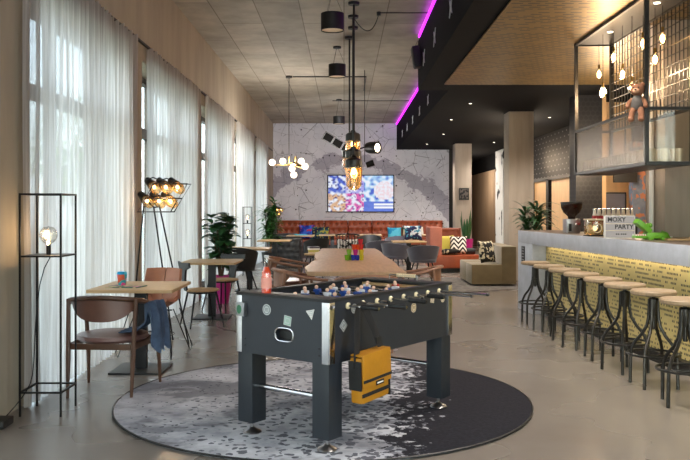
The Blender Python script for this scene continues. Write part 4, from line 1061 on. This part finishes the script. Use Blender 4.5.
cr = thing('toy_crocodile', 'green plastic toy crocodile with open red mouth on the bar beside the letter sign', 'toy', onbar(649, 7.62), R(0)); cr.scale = (1.2, 1.2, 1.35)
m = MB(); m.box((.04, 0, .032), (.15, .11, .045), bev=.018); m.ball((.12, 0, .03), .035, 1.2, 1, .9); m.tube([(.10, 0, .035), (.15, 0, .025), (.175, 0, .012)], [.035, .018, .004], 10)
for sx in (-.01, .09):
    for sy in (-1, 1): m.box((sx, sy*.06, .012), (.035, .04, .022), bev=.008)
m.build('body', 'croc', cr)
MB().box((-.07, 0, .022), (.11, .09, .02), bev=.008).build('lower_jaw', 'croc', cr)
MB().box((-.055, 0, .035), (.09, .07, .008), bev=.003).build('tongue', 'red', cr)
uj = MB().box((-.052, 0, .098), (.135, .10, .04), RY(36), bev=.01).build('upper_jaw', 'croc', cr)
for sy in (-1, 1): MB().ball((.0, sy*.028, .085+.02), .017, n=8).build('eye', 'croc', uj)
m = MB()
for i in range(6):
    for sy in (-1, 1): m.cyl((-.115+i*.018, sy*.036, .03), (-.115+i*.018, sy*.036, .043), .0055, .002, 6)
m.build('teeth', 'white', cr)
for k, px in enumerate((667, 671)):
    o = MB().lathe([(0, 0), (.012, 0), (.016, .03), (0, .032)], n=14).build('salt_pot', 'white', loc=onbar(px, 7.75)); tag(o, 'tiny white pot on the bar right of the toy crocodile', 'pot', 'tiny white pots on the bar')
tr = MB().box((0, 0, .009), (.5, .34, .018), bev=.004).build('serving_board', 'oak', loc=((685-344)*7.6/785+.02, 7.62, ZB)); tag(tr, 'flat wooden serving board on the bar at the right edge', 'board')

# ------------------------------------------------------------------ back bar: tile pillar, beech niche, cabinet, graffiti post
struct(MB().bx(3.99, 4.44, 13.5, 13.9, 0, ZD), 'column_4', 'tile_xz')
struct(MB().bx(4.44, 5.3, 14.4, 14.5, 0, ZD), 'trim_7', 'beech')
struct(MB().bx(4.46, 4.54, 13.6, 13.7, 0, ZD), 'trim_8', 'beech')
struct(MB().bx(4.97, 5.19, 13.5, 13.7, 0, 2.6), 'column_5', 'graffiti')
cb = thing('back_cabinet', 'tall grey cabinet in the niche behind the bar', 'cabinet', (4.72, 13.95, 0)); MB().box((0, 0, .87), (.42, .5, 1.72), bev=.01).build('body', 'grey_metal', cb); MB().box((0, -.256, .95), (.36, .01, 1.5), bev=.004).build('door', 'velvet_grey', cb)
sn = MB().box((0, 0, 0), (.40, .06, .22), bev=.004).build('menu_board', 'plastic_black', loc=(4.80, 13.4, 2.0)); tag(sn, 'dark menu board high in the niche behind the bar', 'board')
m = MB().box((4.80, 13.4, 2.6), (.02, .02, 1.0)).build('x', 'plastic_black'); m.parent = sn; m.matrix_parent_inverse = sn.matrix_world.inverted(); m.name = 'hanger_rod'; m.location = (-4.80, -13.4, -2.0)
pp = MB().cyl((3.275, 8.36, 0), (3.275, 8.36, ZD), .025, n=16).build('pipe', 'white'); tag(pp, 'slim white vertical pipe on the side of the concrete column behind the bar', 'pipe')

# ------------------------------------------------------------------ hanging rack over the bar
HX0, HX1, HY0, HY1, HZ0, HZ1, HZM = 2.735, 3.15, 7.10, 9.25, 1.845, 3.38, 2.34
H = thing('hanging_rack', 'black steel rack hung from the gold ceiling over the bar, holding glasses and bulbs', 'rack')
m = MB(); r = .018
for x in (HX0, HX1):
    for y in (HY0, HY1): m.bx(x-r, x+r, y-r, y+r, HZ0, HZ1)
for z in (HZ0, HZM, HZ1-r):
    for x in (HX0, HX1): m.bx(x-r*.8, x+r*.8, HY0, HY1, z-r*.8, z+r*.8)
    for y in (HY0, HY1): m.bx(HX0, HX1, y-r*.8, y+r*.8, z-r*.8, z+r*.8)
m.build('frame', 'gun_metal', H)
MB().bx(HX0+.01, HX1-.01, HY0+.01, HY1-.01, HZ0-.02, HZ0+.006).build('shelf', 'gun_metal', H)
MB().bx(HX0-.01, HX1+.01, HY0-.01, HY1+.01, HZ1-.02, HZ1).build('top_plate', 'plastic_black', H)
MB().bx(HX0-.004, HX0+.004, HY0+.02, HY1-.02, HZ0+.02, HZM-.015).build('ribbed_glass', 'ribbed', H)
MB().bx(HX0+.02, HX1-.02, HY0-.003, HY0+.003, HZ0+.02, HZM-.015).build('end_glass', 'thin_glass', H)
m = MB(); n = 24
for i in range(n+1): y = HY0+(HY1-HY0)*i/n; m.bx(HX1-.004, HX1+.004, y-.004, y+.004, HZM, HZ1)
for k in range(1, 11): z = HZM+(HZ1-HZM)*k/11; m.bx(HX1-.004, HX1+.004, HY0, HY1, z-.004, z+.004)
m.build('mesh_grid', 'gun_metal', H)
gl = None
for i in range(21):
    for jx in range(3):
        loc = (HX0+.075+jx*.125, HY0+.07+i*.097, HZ0+.0065)
        if gl is None: gl = MB().lathe([(.030, .001), (.036, .13), (.034, .13), (.028, .008), (0, .008)], n=14, cap=False).build('drinking_glass', 'tumbler', loc=loc); tag(gl, 'clear drinking glass standing in rows on the shelf of the hanging rack', 'glass', 'glasses on the hanging rack')
        else: g2 = gl.copy(); COL.objects.link(g2); g2.location = loc
pd = [(599, 74, 2.98), (613.6, 57, 2.96), (603, 92, 2.86), (622.6, 74, 2.93), (643, 43, 2.98), (662.5, 38, 3.02), (655, 59, 2.98), (632, 87, 2.88)]
pl = ['leftmost upper', 'high second from the left', 'lowest on the left', 'middle one level with the leftmost', 'high one just left of the front post', 'highest on the right', 'lower one right of the front post', 'one by the teddy bear head']
pr0 = None
for (px, py, X), lb in zip(pd, pl):
    Y = 785*X/(px-344); Z = 1.42+(210-py)*Y/785
    t = thing('pendant_bulb', 'glowing filament bulb in the hanging rack, '+lb, 'pendant lamp', (X, Y, Z), 0, 'bare bulbs in the hanging rack')
    MB().cyl((0, 0, .10), (0, 0, HZ1-.02-Z), .003, n=6).build('cord', 'plastic_black', t); MB().cyl((0, 0, .055), (0, 0, .105), .014, n=12).build('lamp_socket', 'brass', t)
    gb = MB().lathe([(.013, .065), (.024, .035), (.038, .0), (.035, -.035), (.018, -.06), (.001, -.068)], n=18).build('bulb_glass', 'clear_glass', t)
    MB().ball((0, 0, -.005), .021, sz=1.9, n=8).build('filament', 'bulb', gb)
for k, (x, y) in enumerate(((2.9, 8.55), (2.93, 7.35))):
    o = MB().lathe([(0, -.004), (.03, -.004), (.03, 0), (0, 0)], n=18).build('downlight', 'downlight', loc=(x, y, HZ1-.0205)); tag(o, 'small recessed light under the rack top plate, '+('far one' if k == 0 else 'near one'), 'downlight', 'lights in the rack top')

# teddy bear on the rack rail
b = thing('teddy_bear', 'brown teddy bear in a grey shirt clinging to the front of the hanging rack', 'soft toy', (2.665, 7.13, 2.29), R(-35)); b.scale = (.82, .82, .82)
m = MB(); m.ball((0, 0, .12), .062, 1, .85, 1.25)
for s in (-1, 1):
    m.tube([(s*.03, -.01, .07), (s*.05, -.04, .02), (s*.055, -.05, -.05)], [.034, .032, .030], 10); m.ball((s*.055, -.06, -.06), .034, 1, 1.1, .9)
    m.tube([(s*.05, 0, .17), (s*.085, -.02, .13), (s*.095, -.03, .09)], [.026, .024, .024], 10); m.ball((s*.096, -.032, .085), .026)
    m.ball((s*.055, 0, .325), .024, 1, .5, 1)
m.ball((0, 0, .27), .072, 1.05, .92, .95)
m.build('body', 'fur', b)
MB().ball((0, -.058, .252), .034, 1.1, .8, .85).build('muzzle', 'face_pad', b); MB().ball((0, -.085, .262), .010, 1.3, .7, .9).build('nose', 'plastic_black', b)
for s in (-1, 1): MB().ball((s*.026, -.062, .288), .008).build('eye', 'plastic_black', b)
m = MB(); m.lathe([(.052, .045), (.068, .08), (.070, .13), (.058, .18), (.035, .205)], n=24, cap=False)
for v in m.bm.verts: v.co.y *= .9
m.build('shirt', 'grey_cloth', b)

# ------------------------------------------------------------------ ceiling lamps
def drum(loc, label, r=.15, h=.22, mount=ZC):
    t = thing('drum_pendant', label, 'pendant lamp', loc, 0, 'black drum pendant lamps'); z = loc[2]
    MB().lathe([(r, -h/2), (r, h/2), (r-.006, h/2), (r-.006, -h/2)], n=36, cap=False).lathe([(0, h/2-.006), (r, h/2-.006), (r, h/2), (0, h/2)], n=36).build('lamp_shade', 'plastic_black', t)
    MB().lathe([(0, -h/2+.012), (r-.008, -h/2+.012), (0, -h/2+.016)], n=30).build('diffuser', 'cream', t)
    MB().lathe([(0, mount-z-.03), (.07, mount-z-.03), (.07, mount-z), (0, mount-z)], n=24).build('ceiling_rose', 'plastic_black', t)
    for a in (0, 120, 240): MB().tube([(.02*math.cos(R(a)), .02*math.sin(R(a)), mount-z-.03), (r*.9*math.cos(R(a)), r*.9*math.sin(R(a)), h/2)], .0022, 5).build('wire', 'plastic_black', t)
    return t
drum((-.15, 10.2, 3.86), 'black drum pendant lamp nearest the camera at the top of the picture')
drum((-.12, 13.7, 3.85), 'middle black drum pendant lamp', h=.215)
drum((-.13, 20.2, 3.73), 'small distant black drum pendant lamp above the tilted panel lamp', .15, .19)

def lanternp(loc, label, ztop, zbot, two):
    t = thing('lantern_pendant', label, 'pendant lamp', (loc[0], loc[1], 0), 0, 'glass lantern pendants over the long table')
    MB().cyl((0, 0, ztop+.02), (0, 0, ZC-.02), .014, n=10).build('cord', 'plastic_black', t); MB().lathe([(0, ZC-.04), (.075, ZC-.04), (.08, ZC-.005), (0, ZC-.005)], n=24).build('ceiling_rose', 'plastic_black', t)
    h = ztop-zbot; r = .115
    MB().lathe([(0, ztop+.03), (.03, ztop+.03), (.045, ztop), (r*.85, ztop-.02), (r, ztop-.04), (r, ztop-.14), (r-.012, ztop-.14), (r-.012, ztop-.04), (0, ztop-.02)], n=28).build('cap', 'gun_metal', t)
    g = MB().lathe([(r-.004, ztop-.12), (r-.004, ztop-.27), (r*.84, ztop-.31), (r*.84, zbot+.05), (r*.5, zbot), (0.001, zbot-.01)], n=28, cap=False).build('glass_shade', 'amber_glass', t)
    MB().cyl((0, 0, ztop-.13), (0, 0, ztop-.06), .02).build('lamp_socket', 'brass', t); MB().ball((0, 0, ztop-.19), .033, sz=1.4, n=10).build('bulb', 'bulb', t)
    m = MB()
    for a in range(6): m.tube([(r*1.0*math.cos(R(60*a)), r*1.0*math.sin(R(60*a)), ztop-.12), (r*.86*math.cos(R(60*a)), r*.86*math.sin(R(60*a)), zbot+.04)], .0035, 5)
    m.build('cage', 'brass', t); return t
lanternp((.135, 10.76), 'nearest and lowest smoky glass lantern pendant, in front of the television', 2.14, 1.70, 1)
lanternp((.135, 11.5), 'second smoky glass lantern pendant, partly behind the lowest one', 2.32, 1.96, 0)
lanternp((.14, 12.2), 'topmost smoky glass lantern pendant of the row', 2.63, 2.24, 0)
lanternp((.09, 12.9), 'rearmost smoky glass lantern pendant, mostly hidden behind the others', 2.42, 2.06, 0)
sw = MB().tube(bez((.14, 11.5, 4.24), (.30, 11.4, 3.95), (.42, 11.4, 3.95), (.50, 11.3, 4.24), 14), .006, 6).build('swag_cable', 'plastic_black'); tag(sw, 'black cable sagging between the lantern pendants and a ceiling hook', 'cable')
hk = MB().lathe([(0, -.05), (.028, -.05), (.032, 0), (0, 0)], n=16).build('ceiling_hook', 'plastic_black', loc=(.50, 11.3, ZC)); tag(hk, 'small black ceiling boss holding the sagging cable', 'hook')
cd = MB().tube([(.53, 11.3, ZC-.012), (1.22, 11.3, ZC-.012)], .007, 6).build('conduit', 'plastic_black'); tag(cd, 'short black conduit from the ceiling boss to the dark ceiling box', 'conduit')
cd = MB().tube([(-1.09, 16.7, ZC-.016), (.47, 16.7, ZC-.016), (.47, 18.6, ZC-.016)], .012, 6).build('conduit', 'plastic_black'); tag(cd, 'long thin conduit on the ceiling between the globe chandelier and the spotlight cable', 'conduit')
cd = MB().tube([(-.3, 20.4, ZC-.012), (1.7, 20.4, ZC-.012)], .01, 6).build('conduit', 'plastic_black'); tag(cd, 'far conduit across the ceiling beside the distant drum lamp', 'conduit')

# globe chandelier
G = thing('globe_chandelier', 'chandelier with six glowing globes on bent arms, left of the television', 'chandelier', (-1.17, 16.7, 0))
MB().cyl((0, 0, 2.5), (0, 0, ZC-.03), .008, n=8).build('cord', 'plastic_black', G); MB().lathe([(0, ZC-.04), (.07, ZC-.04), (.07, ZC), (0, ZC)], n=20).build('ceiling_rose', 'plastic_black', G)
MB().lathe([(0, 2.33), (.10, 2.34), (.17, 2.37), (.10, 2.41), (.02, 2.44), (.02, 2.56), (0, 2.56)], (.14, 0, 0), 20).cyl((0, 0, 2.56), (0, 0, 2.40), .02).cyl((0, 0, 2.42), (.14, 0, 2.42), .016).build('hub', 'brass', G)
for px, py in ((273, 163), (282, 160.5), (301, 161), (305.5, 167), (292, 168.5), (294, 175)):
    x = (px-289)*16.7/785; z = 1.42+(210-py)*16.7/785; y = .25*math.sin(px*1.7)
    MB().tube([(.05, 0, 2.38), (x*.6, y*.7, (z+2.36)/2-.02), (x*.9, y, z-.05)], .008, 6).build('arm', 'brass', G); MB().ball((x, y, z), .07, n=10).build('globe', 'globe', G)

# satellite-like spotlight with ladder panel
S = thing('panel_spotlight', 'satellite-like pendant with tilted black panel ladder and round glowing spotlight beside the television top', 'spotlight', (.47, 16.0, 0))
MB().cyl((-.05, 0, 2.72), (-.05, 0, ZC), .007, n=8).build('cord', 'plastic_black', S)
pm = Matrix.Translation((-.60, .0, 2.78)) @ Matrix.Rotation(R(31), 4, 'Y')
m = MB()
for s in (-1, 1): m.box(pm @ Vector((0, 0, s*.085)), (.66, .012, .012), pm.to_3x3())
for k in range(4): m.box(pm @ Vector((-.33+.22*k, 0, 0)), (.012, .012, .18), pm.to_3x3())
m.build('panel_frame', 'chrome', S)
for k in range(3): MB().box(pm @ Vector((-.22+.22*k, 0, 0)), (.185, .012, .145), pm.to_3x3(), bev=.002).build('panel', 'plastic_black', S)
MB().tube([(-.32, 0, 2.62), (-.05, 0, 2.70), (.08, 0, 2.70)], .015, 8).build('arm', 'black_metal', S)
d = Vector((.75, -.62, -.05)).normalized(); rot = d.to_track_quat('Z', 'Y').to_matrix()
MB().lathe([(0, -.17), (.10, -.17), (.12, -.10), (.125, .10), (.115, .10), (.11, .09), (0, .085)], (.14, 0, 2.69), 28, rot).build('lamp_housing', 'black_metal', S); MB().lathe([(0, 0), (.085, 0), (0, .012)], Vector((.14, 0, 2.69))+d*.09, 28, rot).build('lamp_face', 'glow_disc', S)
MB().cyl((-.05, 0, 2.40), (-.05, 0, 2.7), .008).lathe([(0, -.08), (.06, -.08), (.065, .08), (0, .08)], (.06, 0, 2.36), 20, RY(70)).build('small_spot', 'black_metal', S)

# ------------------------------------------------------------------ emblems, speaker, downlights on dark ceiling
def star(loc, label, s):
    poly = []
    for i in range(8):
        a = PI/4*i+PI/4*0; rr = s if i % 2 == 0 else s*.22; poly.append((rr*math.cos(a), rr*math.sin(a)*1.1))
    mtx = Matrix.Translation(loc) @ Matrix.Rotation(-PI/2, 4, 'Y') @ Matrix.Rotation(R(45), 4, 'Z')
    o = MB().prism(poly, 0, .012, mtx).build('wall_star', 'sticker_pale'); tag(o, label, 'wall ornament', 'silver crosses on the dark ceiling box'); return o
for y, lb in ((8.95, 'nearest silver cross on the side of the near dark ceiling box'), (10.55, 'middle silver cross on the side of the near dark ceiling box'), (11.95, 'far silver cross on the side of the near dark ceiling box, by the speaker')): star((1.222, y, 3.74), lb, .14)
for y, lb in ((16.1, 'first silver cross on the far dark ceiling box'), (17.9, 'second silver cross on the far dark ceiling box'), (19.7, 'third silver cross on the far dark ceiling box'), (21.4, 'fourth silver cross on the far dark ceiling box'), (23.2, 'last tiny silver cross on the far dark ceiling box')): star((1.727, y, 3.68), lb, .13)
sp = thing('loudspeaker', 'black loudspeaker fixed to the side of the dark ceiling box near the magenta light', 'speaker', (1.16, 12.55, 3.86)); MB().box((0, 0, 0), (.12, .24, .34), RY(-8), bev=.025).build('cabinet', 'plastic_black', sp); MB().box((-.064, 0, -.005), (.006, .2, .29), RY(-8), bev=.002).build('grille', 'grey_metal', sp)
ds = [(2.35, 14.6), (2.35, 17.2), (2.6, 20.5), (4.3, 14.4), (4.4, 16.8), (4.4, 19.4), (2.5, 23.6), (4.4, 23)]
dsl = ['before the second concrete column', 'beyond the second column, left side', 'over the orange booth', 'nearest over the back bar', 'second over the back bar', 'third over the back bar', 'by the first concrete column', 'at the mouth of the corridor']
for (x, y), lb in zip(ds, dsl):
    o = MB().lathe([(0, -.003), (.024, -.003), (.028, 0), (0, 0)], n=16).build('downlight', 'downlight', loc=(x, y, ZD-.0005)); tag(o, 'small round downlight in the dark ceiling, '+lb, 'downlight', 'downlights in the dark ceiling')

# ------------------------------------------------------------------ television
tv = thing('television', 'large flat television showing a bluish picture on the mural wall', 'television', (.55, 25.763, 1.96))
MB().box((0, 0, 0), (2.20, .07, 1.24), bev=.01).build('housing', 'plastic_black', tv)
NX, NY = 64, 36; sm = MB(); sm.grid(lambda u, v: Vector(((u-.5)*2.13, -.0375, (v-.5)*1.17)), NX, NY)
so = sm.build('screen', 'plastic_black', tv)
def tvc(u, v):
    n = noise.noise(Vector((u*14, v*9, 3)))*.5+.5; k = noise.noise(Vector((u*30, v*20, 9)))*.5+.5
    blue = (.10, .16, .62); white = (.85, .90, 1.0); lil = (.45, .42, .85); tan = (.75, .48, .30); pink = (.75, .15, .45); lb = (.45, .70, .95)
    mixc = lambda a, b, f: tuple(x*(1-f)+y*f for x, y in zip(a, b)); st = lambda x, lo, hi: max(0, min(1, (x-lo)/(hi-lo)))
    if u < .27:
        c = mixc(blue, white, st(n, .45, .6)) if v > .5 else mixc(tan, white, st(n, .5, .6)); c = mixc(c, (.06, .04, .2), st(k, .62, .72))
    elif u < .54:
        c = mixc(lil, white, st(n, .42, .62)) if v > .5 else mixc(pink, white, st(n, .45, .6)); c = mixc(c, (.08, .05, .3), st(k, .6, .7))
    else:
        c = mixc(blue, lb, st(n, .3, .5)); c = mixc(c, white, st(n, .52, .6))
        if math.hypot((u-.86)*1.6, v-.58) < .26: c = mixc((.9, .7, .75), white, st(k, .4, .6))
        if u > .70 and (.08 < v < .13 or .17 < v < .22): c = (.95, .97, 1)
        elif u > .55 and v < .27: c = mixc(blue, (.2, .3, .8), n)
    return c
at = so.data.color_attributes.new('picture', 'FLOAT_COLOR', 'CORNER')
for p in so.data.polygons:
    c = p.center; u, v = c.x/2.13+.5, c.z/1.17+.5; q = tvc(u, v)
    for li in p.loop_indices: at.data[li].color = (*q, 1)
t = NT('tv_picture'); e = t.n('ShaderNodeEmission'); a = t.n('ShaderNodeAttribute', attribute_name='picture'); t.l(a.outputs[0], e.inputs[0]); e.inputs[1].default_value = .5; t.l(e.outputs[0], t.out.inputs[0])
so.data.materials[0] = t.m
pf = thing('framed_sign', 'small dark framed poster on the far concrete column', 'poster', pt(464, 194, Y=23.38)); MB().box((0, 0, 0), (.30, .03, .36), bev=.004).build('frame', 'plastic_black', pf); MB().box((0, -.017, 0), (.24, .004, .28)).build('print', 'poster', pf)

# ------------------------------------------------------------------ lights
def spot(loc, power, col=(1, .90, .80), size=80, blend=.8, rad=.05, target=None):
    L = bpy.data.lights.new('lamp_or_fill_beam', 'SPOT'); L.energy = power; L.color = col; L.spot_size = R(size); L.spot_blend = blend; L.shadow_soft_size = rad
    o = bpy.data.objects.new('lamp_or_fill_beam', L); COL.objects.link(o); o.location = loc
    if target is not None: o.rotation_euler = (Vector(target)-Vector(loc)).to_track_quat('-Z', 'Y').to_euler()
def point(loc, power, col=(1, .70, .42), rad=.05):
    L = bpy.data.lights.new('bulb_or_fill_light', 'POINT'); L.energy = power; L.color = col; L.shadow_soft_size = rad
    o = bpy.data.objects.new('bulb_or_fill_light', L); COL.objects.link(o); o.location = loc
for x, y in ds: spot((x, y, ZD-.02), 150, size=125)
for y in (1.0, 3.6, 6.2): spot((1.9, y, ZD-.04), 110, size=130)
for y in (5.5, 7.0, 8.5, 10, 11.5): spot((2.05, y, ZD-.04), 70, size=110, col=(1, .90, .80))
point((2.93, 8.7, 2.75), 16); point((2.93, 7.9, 2.8), 12)
point((.135, 10.76, 1.95), 8); point((.14, 12.2, 2.4), 8); point((-1.1, 16.6, 2.38), 90, (1, .93, .86), .3)
point((-1.9, 8.3, 1.55), 5); point((-2.055, 5.54, 1.24), 2.5); point((4.2, 12.2, 2.3), 70, (1, .75, .5), .3); point((3.95, 17.6, 2.9), 45, (1, .82, .62), .3); point((4.3, 28.2, 2.5), 45, (1, .85, .68), .3); point((4.2, 9.3, 3.0), 14, (1, .75, .5), .2)  # points behind the bar and in the corridor are added fill, no bulb there
point((4.6, 21, 2.7), 40, (1, .75, .5), .3)  # fill point by the right wall, no bulb there
spot((.75, 15.9, 2.69), 40, (1, .9, .75), 90, target=(1.5, 15, 1.5))
spot((.58, 16.2, 2.36), 420, (.97, .96, 1), 75, target=(.4, 25.8, 2.3))  # beam added at the small spot to brighten the mural

w = bpy.data.worlds.new('sky'); sc.world = w; w.use_nodes = True; nt = w.node_tree; nt.nodes.clear()
out = nt.nodes.new('ShaderNodeOutputWorld'); bg = nt.nodes.new('ShaderNodeBackground'); sk = nt.nodes.new('ShaderNodeTexSky')
sk.sky_type = 'NISHITA'; sk.sun_disc = False; sk.sun_elevation = R(38); sk.sun_rotation = R(200); sk.air_density = 1.2; sk.dust_density = 4; sk.ozone_density = 1
mx = nt.nodes.new('ShaderNodeMix'); mx.data_type = 'RGBA'; mx.inputs[0].default_value = .55; mx.inputs[7].default_value = (.46, .46, .48, 1)
sc_v = nt.nodes.new('ShaderNodeVectorMath'); sc_v.operation = 'SCALE'; sc_v.inputs['Scale'].default_value = .09
nt.links.new(sk.outputs[0], sc_v.inputs[0]); nt.links.new(sc_v.outputs[0], mx.inputs[6]); nt.links.new(mx.outputs[2], bg.inputs[0]); bg.inputs[1].default_value = 12.5
nt.links.new(bg.outputs[0], out.inputs[0])

cam = bpy.data.cameras.new('camera'); co = bpy.data.objects.new('camera', cam); COL.objects.link(co); sc.camera = co
co.location = (0, 0, 1.42); co.rotation_euler = (PI/2, 0, 0); cam.sensor_width = 36; cam.lens = 785/690*36; cam.shift_x = 1/690; cam.shift_y = -20/690; cam.clip_end = 200
vs = sc.view_settings; sc.display_settings.display_device = 'sRGB'; vs.view_transform = 'Standard'; vs.look = 'None'; vs.gamma = 1; vs.use_curve_mapping = False; vs.exposure = .95
sc.cycles.use_denoising = True; sc.cycles.max_bounces = 10; sc.cycles.diffuse_bounces = 5; sc.cycles.transparent_max_bounces = 24; sc.cycles.sample_clamp_indirect = 6
sc.cycles.caustics_reflective = False; sc.cycles.caustics_refractive = False
